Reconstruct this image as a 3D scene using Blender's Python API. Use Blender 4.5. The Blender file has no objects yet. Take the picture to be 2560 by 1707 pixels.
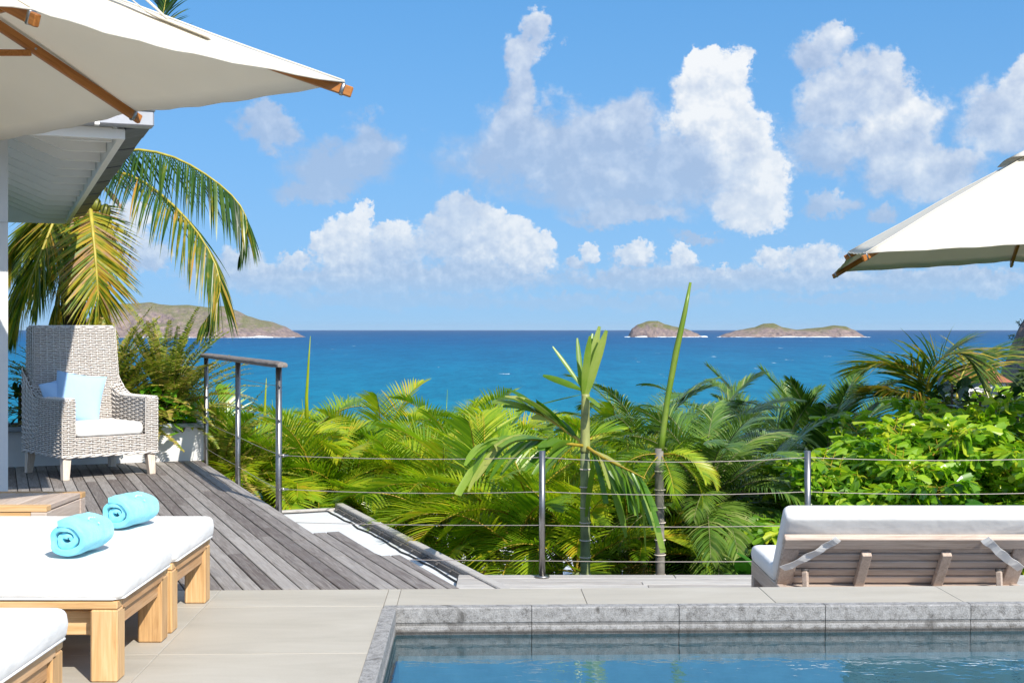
import bpy, bmesh, math, random
from mathutils import Vector, Matrix, noise as mnoise

scene = bpy.context.scene
COL = scene.collection
F, EYE, HY = 3300.0, 1.2, 822.0           # focal length in photo pixels, eye height, horizon row
R = math.radians

# ------------------------------------------------------------------ camera
cam_d = bpy.data.cameras.new('camera'); cam = bpy.data.objects.new('camera', cam_d); COL.objects.link(cam)
cam.location = (0, 0, EYE); cam.rotation_euler = (R(90), 0, 0)
cam_d.sensor_width = 36.0; cam_d.lens = 36.0*F/2560.0
cam_d.shift_y = -(853.5-HY)/2560.0
cam_d.clip_start = 0.05; cam_d.clip_end = 120000
scene.camera = cam
scene.view_settings.view_transform = 'Standard'; scene.view_settings.look = 'None'
EXPO = 0.55; scene.view_settings.exposure = EXPO; scene.view_settings.gamma = 1.0
scene.cycles.use_denoising = True
scene.cycles.max_bounces = 8; scene.cycles.transparent_max_bounces = 12
scene.cycles.diffuse_bounces = 4; scene.cycles.glossy_bounces = 3; scene.cycles.transmission_bounces = 4
scene.cycles.caustics_reflective = False; scene.cycles.caustics_refractive = False

# ------------------------------------------------------------------ node helpers
class NT:
    def __init__(s, tree): s.t = tree; s.n = tree.nodes; s.l = tree.links
    def add(s, kind, **kw):
        n = s.n.new(kind)
        for k, v in kw.items(): setattr(n, k, v)
        return n
    def put(s, sock, v):
        if isinstance(v, bpy.types.NodeSocket): s.l.new(v, sock)
        elif v is not None:
            if sock.type == 'RGBA' and not hasattr(v, '__len__'): v = (v, v, v, 1)
            elif sock.type == 'RGBA' and len(v) == 3: v = (*v, 1)
            sock.default_value = v
    def math(s, op, a, b=None, c=None, clamp=False):
        n = s.add('ShaderNodeMath', operation=op, use_clamp=clamp)
        s.put(n.inputs[0], a); s.put(n.inputs[1], b); s.put(n.inputs[2], c)
        return n.outputs[0]
    def vmath(s, op, a, b=None):
        n = s.add('ShaderNodeVectorMath', operation=op)
        s.put(n.inputs[0], a)
        if b is not None: s.put(n.inputs[3 if op == 'SCALE' else 1], b)
        return n.outputs['Value'] if op in ('LENGTH', 'DOT_PRODUCT') else n.outputs[0]
    def mix(s, f, a, b, kind='MIX'):
        n = s.add('ShaderNodeMix', data_type='RGBA', blend_type=kind)
        s.put(n.inputs[0], f); s.put(n.inputs[6], a); s.put(n.inputs[7], b)
        return n.outputs[2]
    def rng(s, v, a, b, c=0.0, d=1.0, smooth=False):
        n = s.add('ShaderNodeMapRange', interpolation_type='SMOOTHSTEP' if smooth else 'LINEAR')
        for i, x in enumerate((v, a, b, c, d)): s.put(n.inputs[i], x)
        return n.outputs[0]
    def noise(s, vec, scale, detail=4, rough=0.55, dist=0.0, col=False):
        n = s.add('ShaderNodeTexNoise')
        if vec is not None: s.put(n.inputs['Vector'], vec)
        n.inputs['Scale'].default_value = scale; n.inputs['Detail'].default_value = detail
        n.inputs['Roughness'].default_value = rough; n.inputs['Distortion'].default_value = dist
        return n.outputs['Color' if col else 'Fac']
    def ramp(s, f, stops, interp='LINEAR'):
        n = s.add('ShaderNodeValToRGB'); n.color_ramp.interpolation = interp
        e = n.color_ramp.elements
        while len(e) < len(stops): e.new(0.5)
        for i, (p, c) in enumerate(stops): e[i].position = p; e[i].color = (*c, 1)
        s.put(n.inputs[0], f)
        return n.outputs[0]
    def coord(s, which='Object'): return s.add('ShaderNodeTexCoord').outputs[which]
    def mapping(s, vec, scale=(1, 1, 1), loc=(0, 0, 0), rot=(0, 0, 0), kind='POINT'):
        n = s.add('ShaderNodeMapping', vector_type=kind)
        s.put(n.inputs[0], vec); n.inputs[1].default_value = loc; n.inputs[2].default_value = rot; n.inputs[3].default_value = scale
        return n.outputs[0]

# ------------------------------------------------------------------ sun + world
SUN = Vector((0.60, -1.0, 1.0)).normalized()
sd = bpy.data.lights.new('sun', 'SUN'); sun = bpy.data.objects.new('sun', sd); COL.objects.link(sun)
sd.energy = 4.6; sd.angle = R(0.53); sd.color = (1.0, 0.94, 0.84)
sun.rotation_euler = (-SUN).to_track_quat('-Z', 'Y').to_euler(); sun.location = (20, -30, 40)
world = bpy.data.worlds.new('World'); scene.world = world; world.use_nodes = True
w = NT(world.node_tree); w.n.clear()
sky = w.add('ShaderNodeTexSky', sky_type='NISHITA', sun_disc=False)
sky.sun_elevation = math.asin(SUN.z); sky.sun_rotation = math.atan2(SUN.x, SUN.y)
sky.altitude = 0; sky.air_density = 1.0; sky.dust_density = 0.15; sky.ozone_density = 2.2
SKY_S = 0.1

def ang(px, py):
    x = (px-1280)/F; z = -(py-HY)/F
    return math.atan(x), math.atan(z/math.hypot(1, x))
# cumulus groups: centre px, radii px, tilt, whiteness
CL = [
 (675,319,100,52,.2,.40),(850,410,170,88,0,.24),(925,370,95,75,0,.30),(800,470,150,40,0,.15),
 (1341,83,44,50,0,.62),(1310,150,62,66,0,.6),(1292,225,66,85,0,.55),(1300,320,110,85,0,.5),
 (1376,370,210,120,0,.45),(1551,325,165,105,0,.48),(1551,455,340,95,0,.42),(1726,420,190,120,0,.42),(1560,535,190,40,0,.55),
 (1500,440,90,60,0,.6),
 (1790,225,125,88,0,1.0),(1849,178,52,62,0,1.0),(1760,170,55,45,0,1.0),(1755,300,90,72,0,.95),(1845,340,110,92,0,1.0),(1870,450,118,112,0,.95),(1880,525,115,62,0,.9),
 (2030,140,78,78,0,.6),(2105,112,52,56,0,.62),(2100,235,150,92,-.5,.62),(2215,195,72,82,0,.72),(2230,320,165,108,-.5,.75),(2300,425,200,82,0,.62),(2060,380,120,90,0,.45),
 (2520,300,150,100,0,.62),(2545,235,85,75,0,.7),
 (872,580,72,52,0,.95),(860,645,92,82,0,.85),(985,570,68,38,0,.85),(960,628,160,72,0,.6),(1160,520,95,56,0,.65),(1145,600,140,82,0,.65),
 (1265,612,120,66,0,.85),(1320,645,74,62,0,.85),(1200,690,190,56,0,.5),(950,700,200,50,0,.5),(1290,570,60,30,0,.95),
 (1477,624,36,36,0,.85),(1588,642,60,42,0,.8),(1709,650,46,52,0,.85),(1795,680,34,28,0,.75),(1936,646,52,42,0,.85),(2035,652,92,50,0,.75),(1980,700,150,34,0,.5),(1600,700,250,34,0,.45),
 (800,610,40,36,0,.85),(905,540,34,30,0,1.0),(1010,600,44,30,0,.8),(1090,560,46,40,0,.7),(1225,540,44,34,0,.9),(1350,600,40,34,0,.9),(1180,640,60,30,0,.85),(1440,660,50,22,0,.6),(1660,690,60,20,0,.6),(1860,690,70,22,0,.65),(2110,690,60,24,0,.6),(740,650,50,34,0,.7),
 (614,665,80,52,0,.7),(700,715,120,34,0,.55),(315,570,70,90,0,.8),(360,640,80,50,0,.6),
 (1743,588,70,22,0,.35),(2077,515,75,36,0,.4),(2199,536,55,30,0,.4),(2470,722,56,26,0,.7),(2380,690,120,26,0,.45),
 (1020,700,520,46,0,.42),(1760,700,520,42,0,.42),(620,690,220,56,0,.45),(2350,700,300,46,0,.42),(1400,390,360,120,0,.40),
 (1000,750,420,26,0,.35),(1500,755,420,22,0,.3),(2150,745,300,20,0,.3),
]
gdir = w.coord('Generated')
K = 1.0/SKY_S/(2**EXPO)
sep = w.add('ShaderNodeSeparateXYZ'); w.put(sep.inputs[0], gdir)
az = w.math('ARCTAN2', sep.outputs[0], sep.outputs[1]); el = w.math('ARCSINE', sep.outputs[2])
cmb = w.add('ShaderNodeCombineXYZ'); w.put(cmb.inputs[0], az); w.put(cmb.inputs[1], el)
P0 = cmb.outputs[0]
# the sky texture is read a little above the true direction, so the low sky keeps the deep tropical blue of the place
lift = w.add('ShaderNodeVectorMath', operation='MULTIPLY_ADD')
w.put(lift.inputs[0], w.vmath('NORMALIZE', gdir)); lift.inputs[1].default_value = (1, 1, .9); lift.inputs[2].default_value = (0, 0, .42)
w.put(sky.inputs[0], w.vmath('NORMALIZE', lift.outputs[0]))
hsv = w.add('ShaderNodeHueSaturation'); hsv.inputs['Hue'].default_value = .494; hsv.inputs['Saturation'].default_value = 1.30; hsv.inputs['Value'].default_value = 2.08*2**(.42-EXPO)
w.put(hsv.inputs['Color'], sky.outputs[0])
air = w.math('POWER', 2.718, w.math('MULTIPLY', w.math('ABSOLUTE', el), -6.5))
skyc = w.mix(w.math('MULTIPLY', air, .86), hsv.outputs[0], (.38*K, .62*K, .85*K))
# unseen cumulus all round outside the frame, made denser and brighter for fill light
gen = w.noise(P0, 9.0, 4, .55)
side = w.math('MAXIMUM', w.rng(w.math('ABSOLUTE', az), .42, .56), w.rng(el, .27, .40))
galpha = w.math('MULTIPLY', w.math('MULTIPLY', w.rng(gen, .47, .58, smooth=True), side), w.rng(el, .02, .08))
skyg = w.mix(w.math('MULTIPLY', galpha, .9), skyc, w.mix(w.rng(gen, .50, .64), (.78*K, .83*K, .90*K), (1.05*K, 1.05*K, 1.05*K)))
bg0 = w.add('ShaderNodeBackground'); bg0.inputs['Strength'].default_value = SKY_S; w.put(bg0.inputs['Color'], skyg)
def cloud_bg(blobs):                         # one group of nodes for each strip of sky
    tree = bpy.data.node_groups.new('cumulus', 'ShaderNodeTree'); g = NT(tree)
    for nm, ty in (('P', 'NodeSocketVector'), ('el', 'NodeSocketFloat'), ('air', 'NodeSocketFloat'), ('sky', 'NodeSocketColor')): tree.interface.new_socket(nm, in_out='INPUT', socket_type=ty)
    tree.interface.new_socket('out', in_out='OUTPUT', socket_type='NodeSocketShader')
    gi = g.add('NodeGroupInput'); go = g.add('NodeGroupOutput'); gP, gel, gair, gsky = (gi.outputs[k] for k in range(4))
    def chain(v, scalar):                    # orders the evaluation so that the shader stack stays small
        n = g.add('ShaderNodeVectorMath', operation='MULTIPLY_ADD')
        g.put(n.inputs[0], scalar); n.inputs[1].default_value = (1e-9,)*3; g.put(n.inputs[2], v)
        return n.outputs[0]
    nz = g.vmath('SUBTRACT', g.noise(gP, 30, 1, .6, col=True), (0.5, 0.5, 0.5))
    q = g.vmath('ADD', gP, g.vmath('SCALE', nz, g.rng(gel, .03, .17, .012, .042)))
    nz2 = g.vmath('SUBTRACT', g.noise(gP, 130, 3, .68, col=True), (0.5, 0.5, 0.5))
    q = g.vmath('ADD', q, g.vmath('SCALE', nz2, 0.019))
    acc = wsum = tsum = None
    for ci, (px, py, rx, ry, ro, tone) in enumerate(blobs):
        if ci % 4 == 3: q = chain(chain(q, acc), tsum)
        a, e = ang(px, py)
        m = g.mapping(q, (rx/F, ry/F, 1), (a, e, 0), (0, 0, -ro), 'TEXTURE')
        b = g.math('SUBTRACT', 1.0, g.vmath('LENGTH', m))
        acc = b if acc is None else g.math('SMOOTH_MAX', acc, b, 0.25)
        bp = g.math('MAXIMUM', b, 0.0)
        tn = g.math('MULTIPLY_ADD', g.vmath('DOT_PRODUCT', m, (.10, .20, 0)), .55+.45*tone, tone)
        wsum = bp if wsum is None else g.math('ADD', wsum, bp)
        tsum = g.math('MULTIPLY', bp, tn) if tsum is None else g.math('MULTIPLY_ADD', bp, tn, tsum)
    fs = g.rng(gel, .04, .11)
    f1 = g.mix(fs, g.noise(gP, 120, 6, .62), g.noise(gP, 48, 8, .62))
    f2 = g.mix(fs, g.noise(g.vmath('ADD', gP, (.003, .006, 0)), 120, 3, .6), g.noise(g.vmath('ADD', gP, (.008, .014, 0)), 50, 3, .58))
    dens = g.math('ADD', g.math('MULTIPLY', acc, 1.25), g.math('MULTIPLY', g.math('SUBTRACT', f1, .5), .95))
    tone = g.math('DIVIDE', g.math('ADD', tsum, .012), g.math('ADD', wsum, .02))
    alpha = g.math('MULTIPLY', g.rng(dens, 0.02, g.rng(tone, .4, .95, .66, .36), smooth=True), g.rng(gel, 0.0, 0.04))
    toneA = g.rng(tone, .3, .95)
    alpha = g.math('MULTIPLY', alpha, g.rng(toneA, 0, .8, .72, 1.0))
    lit = g.math('MULTIPLY_ADD', g.math('SUBTRACT', f1, f2), 1.5, g.math('MULTIPLY_ADD', toneA, 1.0, -.08), clamp=True)
    ccol = g.ramp(lit, [(0, (.43*K, .52*K, .71*K)), (.35, (.57*K, .65*K, .81*K)), (.72, (.78*K, .83*K, .91*K)), (1, (1.0*K, 1.0*K, 1.0*K))])
    ccol = g.mix(g.math('MULTIPLY', gair, .55), ccol, (.42*K, .62*K, .86*K))
    n = g.add('ShaderNodeBackground'); n.inputs['Strength'].default_value = SKY_S; g.put(n.inputs['Color'], g.mix(alpha, gsky, ccol))
    g.l.new(n.outputs[0], go.inputs[0])
    n = w.add('ShaderNodeGroup'); n.node_tree = tree
    for k, s_ in enumerate((P0, el, air, skyg)): w.put(n.inputs[k], s_)
    return n
bands = [(-.47, -.17), (-.17, -.06), (-.06, .05), (.05, .15), (.15, .25), (.25, .47)]; cur = bg0
for (a0, a1) in bands:
    sel = [c for c in CL if ang(c[0]+c[2], c[1])[0] > a0-.03 and ang(c[0]-c[2], c[1])[0] < a1+.03]
    bgc = cloud_bg(sel)
    inside = w.math('MULTIPLY', w.math('MULTIPLY', w.math('GREATER_THAN', az, a0), w.math('LESS_THAN', az, a1)), w.math('MULTIPLY', w.math('GREATER_THAN', el, 0.0), w.math('LESS_THAN', el, .33)))
    mx = w.add('ShaderNodeMixShader'); w.put(mx.inputs[0], inside); w.l.new(cur.outputs[0], mx.inputs[1]); w.l.new(bgc.outputs[0], mx.inputs[2]); cur = mx
world.cycles.sampling_method = 'NONE'
wo = w.add('ShaderNodeOutputWorld'); w.l.new(cur.outputs[0], wo.inputs[0])
# ------------------------------------------------------------------ geometry helpers
def V(*a): return Vector(a)
def G(px, py, z=0.0):                        # point at height z seen at a photo pixel
    y = (EYE-z)*F/(py-HY); return Vector(((px-1280)/F*y, y, z))
def A(px, py, y):                            # point at depth y seen at a photo pixel
    return Vector(((px-1280)/F*y, y, EYE-(py-HY)/F*y))

class MB:
    def __init__(s): s.v = []; s.f = []; s.m = []; s.mi = 0; s.sm = []; s.smooth = False; s.tint = []; s.t = 0.5
    def vert(s, p): s.v.append(tuple(p)); s.tint.append(s.t); return len(s.v)-1
    def face(s, *idx): s.f.append(idx); s.m.append(s.mi); s.sm.append(s.smooth)
    def box(s, c, size, mat3=None, bev=0.0):
        hx, hy, hz = (k/2 for k in size); c = Vector(c)
        M = mat3 if mat3 is not None else Matrix.Identity(3)
        if bev <= 0:
            b = [s.vert(c+M @ V(x*hx, y*hy, z*hz)) for z in (-1, 1) for y in (-1, 1) for x in (-1, 1)]
            for q in ((0, 2, 3, 1), (4, 5, 7, 6), (0, 1, 5, 4), (2, 6, 7, 3), (0, 4, 6, 2), (1, 3, 7, 5)): s.face(*(b[i] for i in q))
            return
        e = min(bev, hx*.9, hy*.9, hz*.9)       # chamfered box: 24 corners
        id = {}
        for x in (-1, 1):
            for y in (-1, 1):
                for z in (-1, 1):
                    for k in range(3):
                        d = [hx-e, hy-e, hz-e]; d[k] += e
                        id[x, y, z, k] = s.vert(c+M @ V(x*d[0], y*d[1], z*d[2]))
        S = (-1, 1)
        for a in S:
            s.face(*[id[a, y, z, 0] for y, z in ((-1, -1), (1, -1), (1, 1), (-1, 1))][::a])
            s.face(*[id[x, a, z, 1] for x, z in ((-1, -1), (-1, 1), (1, 1), (1, -1))][::a])
            s.face(*[id[x, y, a, 2] for x, y in ((-1, -1), (1, -1), (1, 1), (-1, 1))][::a])
            for b in S:
                s.face(*[id[-1, a, b, 1], id[1, a, b, 1], id[1, a, b, 2], id[-1, a, b, 2]][::-a*b])
                s.face(*[id[a, -1, b, 0], id[a, 1, b, 0], id[a, 1, b, 2], id[a, -1, b, 2]][::a*b])
                s.face(*[id[a, b, -1, 0], id[a, b, 1, 0], id[a, b, 1, 1], id[a, b, -1, 1]][::-a*b])
                for c2 in S: s.face(*[id[a, b, c2, 0], id[a, b, c2, 1], id[a, b, c2, 2]][::a*b*c2])
    def bar(s, p, q, w, h, up=(0, 0, 1), bev=0.0):   # box beam from p to q
        p = Vector(p); q = Vector(q); d = q-p; L = d.length; d.normalize()
        x = d.cross(Vector(up)); x.normalize(); z = x.cross(d)
        s.box((p+q)/2, (w, L, h), Matrix((x, d, z)).transposed(), bev)
    def tube(s, pts, r, n=8, cap=True, closed=False):
        pts = [Vector(p) for p in pts]; N = len(pts); rings = []
        rr = r if hasattr(r, '__len__') else [r]*N
        up = None
        for i, p in enumerate(pts):
            a = pts[(i-1) % N] if (closed or i > 0) else p; b = pts[(i+1) % N] if (closed or i < N-1) else p
            t = (b-a).normalized()
            if up is None: up = V(0, 0, 1) if abs(t.z) < .9 else V(1, 0, 0)
            x = t.cross(up); x.normalize(); up = x.cross(t)
            rings.append([s.vert(p+(x*math.cos(k*2*math.pi/n)+up*math.sin(k*2*math.pi/n))*rr[i]) for k in range(n)])
        for i in range(N if closed else N-1):
            a = rings[i]; b = rings[(i+1) % N]
            for k in range(n): s.face(a[k], a[(k+1) % n], b[(k+1) % n], b[k])
        if cap and not closed: s.face(*rings[0][::-1]); s.face(*rings[-1])
    def grid(s, fn, nu, nv, wrap_u=False):
        ids = [[s.vert(fn(i/nu, j/nv)) for i in range(nu if wrap_u else nu+1)] for j in range(nv+1)]
        for j in range(nv):
            for i in range(nu):
                i2 = (i+1) % nu if wrap_u else i+1
                s.face(ids[j][i], ids[j][i2], ids[j+1][i2], ids[j+1][i])
        return ids
    def prism(s, poly, z0, z1):               # vertical prism over a 2d polygon (counter-clockwise)
        n = len(poly)
        b = [s.vert((x, y, z0)) for x, y in poly]; t = [s.vert((x, y, z1)) for x, y in poly]
        s.face(*b[::-1]); s.face(*t)
        for i in range(n): s.face(b[i], b[(i+1) % n], t[(i+1) % n], t[i])
    def extrude(s, prof, a, b, ax, ay, az):    # profile of (x,z) swept from a to b
        n = len(prof)
        p0 = [s.vert(Vector(a)+ax*x+az*z) for x, z in prof]; p1 = [s.vert(Vector(b)+ax*x+az*z) for x, z in prof]
        s.face(*p0[::-1]); s.face(*p1)
        for i in range(n): s.face(p0[i], p0[(i+1) % n], p1[(i+1) % n], p1[i])
    def lathe(s, prof, n=16, c=(0, 0, 0)):
        c = Vector(c)
        r = [[s.vert(c+V(rad*math.cos(k*2*math.pi/n), rad*math.sin(k*2*math.pi/n), z)) for k in range(n)] for rad, z in prof]
        for i in range(len(prof)-1):
            for k in range(n): s.face(r[i][k], r[i][(k+1) % n], r[i+1][(k+1) % n], r[i+1][k])
        s.face(*r[0][::-1]); s.face(*r[-1])
    def blade(s, base, d, L, wd, side, droop=0.0, n=4, fold=0.0, prof=None):
        # one leaf blade: strip of n segments, optional centre fold
        p = Vector(base); d = Vector(d).normalized(); side = Vector(side)
        prof = prof or (lambda t: math.sin(math.pi*min(1, .12+.88*t)**.8)*.95+.05*(1-t))
        prev = None
        for i in range(n+1):
            t = i/n; side2 = side-d*side.dot(d); side2.normalize(); nn = d.cross(side2)
            ww = wd*.5*max(.02, prof(t))
            if fold:
                cur = (s.vert(p-side2*ww+nn*ww*fold), s.vert(p), s.vert(p+side2*ww+nn*ww*fold))
            else: cur = (s.vert(p-side2*ww), s.vert(p+side2*ww))
            if prev:
                for k in range(len(cur)-1): s.face(prev[k], prev[k+1], cur[k+1], cur[k])
            prev = cur
            p = p+d*(L/n); d = (d+V(0, 0, -droop/n)).normalized()
    def mesh(s, name, mats, tint=False):
        me = bpy.data.meshes.new(name); me.from_pydata(s.v, [], s.f); 
        for m in (mats if isinstance(mats, (list, tuple)) else [mats]): me.materials.append(m)
        if any(s.m): me.polygons.foreach_set('material_index', s.m)
        me.polygons.foreach_set('use_smooth', s.sm)
        if tint:
            at = me.attributes.new('tint', 'FLOAT', 'POINT'); at.data.foreach_set('value', s.tint)
        me.update(); return me
    def build(s, name, mats, parent=None, loc=None, rotz=0.0, tint=False):
        return obj(name, s.mesh(name, mats, tint), parent, loc, rotz)

def obj(name, data, parent=None, loc=None, rotz=0.0):
    o = bpy.data.objects.new(name, data); COL.objects.link(o)
    if parent is not None: o.parent = parent
    if loc is not None: o.location = loc
    if rotz: o.rotation_euler = (0, 0, rotz)
    return o
def tag(o, label, cat, group=None, kind=None):
    o['label'] = label
    if cat: o['category'] = cat
    if group: o['group'] = group
    if kind: o['kind'] = kind
    return o
def thing(name, label, cat, loc=(0, 0, 0), rotz=0.0, group=None):
    return tag(obj(name, None, None, loc, rotz), label, cat, group)
def struct(o, label=None):
    o['kind'] = 'structure'
    if label: o['label'] = label
    return o
def bevel(o, wd, seg=2):
    m = o.modifiers.new('bevel', 'BEVEL'); m.width = wd; m.segments = seg; m.limit_method = 'ANGLE'; m.angle_limit = R(40)
    return o
def shade_smooth(o):
    o.data.polygons.foreach_set('use_smooth', [True]*len(o.data.polygons)); return o

# ------------------------------------------------------------------ materials
def mat(name):
    m = bpy.data.materials.new(name); m.use_nodes = True; t = NT(m.node_tree); t.n.clear()
    out = t.add('ShaderNodeOutputMaterial'); b = t.add('ShaderNodeBsdfPrincipled'); t.l.new(b.outputs[0], out.inputs[0])
    t.out = out; t.b = b
    return m, t
def bump(t, h, strength=.3, dist=.01):
    n = t.add('ShaderNodeBump'); n.inputs['Strength'].default_value = strength; n.inputs['Distance'].default_value = dist
    t.put(n.inputs['Height'], h); t.l.new(n.outputs[0], t.b.inputs['Normal']); return n
def setb(t, col=None, rough=None, spec=None, metal=None):
    if col is not None: t.put(t.b.inputs['Base Color'], col)
    if rough is not None: t.put(t.b.inputs['Roughness'], rough)
    if spec is not None: t.put(t.b.inputs['Specular IOR Level'], spec)
    if metal is not None: t.put(t.b.inputs['Metallic'], metal)
def wood(name, cols, along=1, gs=1.0, rough=.65, rnd=.35, bmp=.25):
    m, t = mat(name); oi = t.add('ShaderNodeObjectInfo')
    off = t.vmath('SCALE', t.mix(0, oi.outputs['Random'], (0, 0, 0)), 37.0)
    c = t.vmath('ADD', t.coord(), off)
    sc = [14*gs, 14*gs, 14*gs]; sc[along] = 0.9*gs
    g = t.noise(t.mapping(c, sc), 3.0, 6, .62, 1.6)
    sc2 = [60*gs]*3; sc2[along] = 2.0*gs
    g2 = t.noise(t.mapping(c, sc2), 3.0, 3, .6)
    f = t.math('MULTIPLY_ADD', t.math('SUBTRACT', g2, .5), .5, g)
    f = t.math('MULTIPLY_ADD', t.math('SUBTRACT', oi.outputs['Random'], .5), rnd, f)
    blot = t.noise(c, 6.0, 3, .6)
    col = t.ramp(f, [(.22, cols[0]), (.5, cols[1]), (.78, cols[2])])
    col = t.mix(t.rng(blot, .45, .75, 0, .35), col, cols[3])
    setb(t, col, rough, .3); bump(t, f, bmp, .004)
    return m
def plain(name, col, rough=.6, spec=.4, metal=0.0, var=.08, scale=8.0, bmp=0.0):
    m, t = mat(name); n = t.noise(t.coord(), scale, 5, .6)
    c2 = tuple(max(0, k*(1-var*2)) for k in col)
    setb(t, t.mix(t.rng(n, .3, .7), c2, col), rough, spec, metal)
    if bmp: bump(t, n, bmp, .004)
    return m
def cloth(name, col, transl=0.0, wave=.25, scale=3.0):
    m, t = mat(name); c = t.coord()
    n = t.noise(t.mapping(c, (1, 1, 2.2)), scale, 3, .5); n2 = t.noise(c, 420, 2, .5)
    setb(t, t.mix(t.rng(n, .3, .7), tuple(k*.95 for k in col), col), .9, .12)
    bump(t, t.math('MULTIPLY_ADD', n2, .04, n), wave, .02)
    if transl:
        tr = t.add('ShaderNodeBsdfTranslucent'); t.put(tr.inputs[0], tuple(k*.9 for k in col))
        mx = t.add('ShaderNodeMixShader'); mx.inputs[0].default_value = transl
        t.l.new(t.b.outputs[0], mx.inputs[1]); t.l.new(tr.outputs[0], mx.inputs[2]); t.l.new(mx.outputs[0], t.out.inputs[0])
    return m
def leafmat(name, stops, rough=.34, transl=.32, spec=.5, rnd=.35, streak=0.0, veins=0.0):
    m, t = mat(name); oi = t.add('ShaderNodeObjectInfo')
    at = t.add('ShaderNodeAttribute', attribute_name='tint', attribute_type='GEOMETRY')
    f = t.math('MULTIPLY_ADD', t.math('SUBTRACT', oi.outputs['Random'], .5), rnd, at.outputs['Fac'])
    nz = t.noise(t.coord(), 7.0, 4, .6)
    f = t.math('MULTIPLY_ADD', t.math('SUBTRACT', nz, .5), .35+streak, f)
    col = t.ramp(f, stops)
    setb(t, col, rough, spec)
    tr = t.add('ShaderNodeBsdfTranslucent')
    t.put(tr.inputs[0], t.mix(1.0, col, (1.35, 1.5, .55), 'MULTIPLY'))
    mx = t.add('ShaderNodeMixShader'); mx.inputs[0].default_value = transl
    t.l.new(t.b.outputs[0], mx.inputs[1]); t.l.new(tr.outputs[0], mx.inputs[2]); t.l.new(mx.outputs[0], t.out.inputs[0])
    return m
M = {}
M['deck'] = wood('weathered_deck_wood', [(.12, .098, .088), (.235, .21, .193), (.345, .32, .30), (.22, .21, .205)], 1, 1.0, .7, .5)
M['strip'] = wood('pale_weathered_wood', [(.26, .235, .22), (.40, .375, .355), (.52, .50, .475), (.38, .375, .37)], 0, 1.0, .7, .3)
M['teak'] = wood('golden_teak', [(.36, .20, .085), (.56, .34, .15), (.70, .47, .25), (.55, .35, .19)], 2, .9, .45, .25, .12)
M['teakx'] = wood('golden_teak_long', [(.36, .20, .085), (.56, .34, .15), (.70, .47, .25), (.55, .35, .19)], 0, .9, .45, .25, .12)
M['teaky'] = wood('golden_teak_cross', [(.36, .19, .08), (.50, .29, .14), (.62, .40, .22), (.48, .32, .2)], 1, .9, .5, .25, .12)
M['greyteak'] = wood('weathered_teak', [(.34, .26, .21), (.50, .41, .345), (.62, .53, .465), (.48, .42, .38)], 0, .9, .6, .22, .15)
M['greyteaky'] = wood('weathered_teak_cross', [(.34, .26, .21), (.48, .385, .32), (.59, .50, .43), (.46, .39, .35)], 1, .9, .6, .22, .15)
M['rib'] = wood('varnished_rib', [(.20, .065, .012), (.36, .135, .03), (.48, .20, .05), (.38, .15, .04)], 1, .8, .35, .2, .08)
M['rail'] = wood('silvered_rail', [(.11, .09, .08), (.21, .185, .17), (.32, .29, .27), (.18, .17, .17)], 1, 1.0, .75, .2, .4)
M['whitewash'] = wood('whitewashed_leg', [(.50, .40, .31), (.66, .56, .47), (.78, .71, .63), (.62, .55, .48)], 2, 1.2, .7, .2, .15)
M['white'] = cloth('white_canvas', (.76, .755, .74), 0, .5, 5)
M['canopy'] = cloth('cream_parasol_canvas', (.88, .83, .73), .33, .35, 2.2)
M['blue'] = cloth('pale_blue_linen', (.37, .555, .79), 0, .5, 6)
M['beige'] = cloth('beige_linen', (.55, .48, .38))
M['towel'] = None
M['steel'] = plain('brushed_steel', (.36, .345, .33), .34, .5, 1.0, .12, 30)
M['cable'] = plain('steel_wire', (.42, .37, .34), .45, .5, .5, .1, 60)
M['zinc'] = plain('grey_zinc', (.42, .43, .46), .42, .5, .55, .12, 6)
M['slate'] = plain('grey_shingle', (.15, .155, .17), .6, .4, 0, .2, 9, .2)
M['paint'] = plain('white_paint', (.92, .90, .86), .55, .35, 0, .03, 3)
M['wall'] = plain('white_render', (.80, .80, .79), .8, .2, 0, .03, 5, .1)
M['greypaint'] = plain('pale_grey_paint', (.66, .66, .65), .6, .3, 0, .04, 4)
M['greycap'] = plain('grey_planter_cap', (.30, .34, .37), .6, .3, 0, .12, 6)
M['wicker'] = None
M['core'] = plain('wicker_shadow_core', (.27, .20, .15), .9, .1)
M['soil'] = plain('dark_soil', (.035, .026, .02), .95, .1, 0, .4, 20, .6)
M['membrane'] = plain('white_roof_membrane', (.66, .68, .70), .7, .3, 0, .05, 1.5)
M['darkmetal'] = plain('dark_edge_metal', (.07, .065, .065), .5, .4, .2, .2, 12)
M['rubber'] = plain('black_cable', (.02, .02, .02), .5)
M['trunk'] = plain('grey_palm_trunk', (.26, .24, .21), .85, .2, 0, .3, 9, .6)
M['greentrunk'] = plain('green_palm_trunk', (.25, .30, .13), .6, .35, 0, .3, 7, .3)
M['darktrunk'] = plain('brown_palm_trunk', (.13, .095, .07), .9, .2, 0, .35, 12, .8)
M['terracotta'] = plain('terracotta_tiles', (.42, .15, .09), .8, .2, 0, .25, 3)

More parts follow.
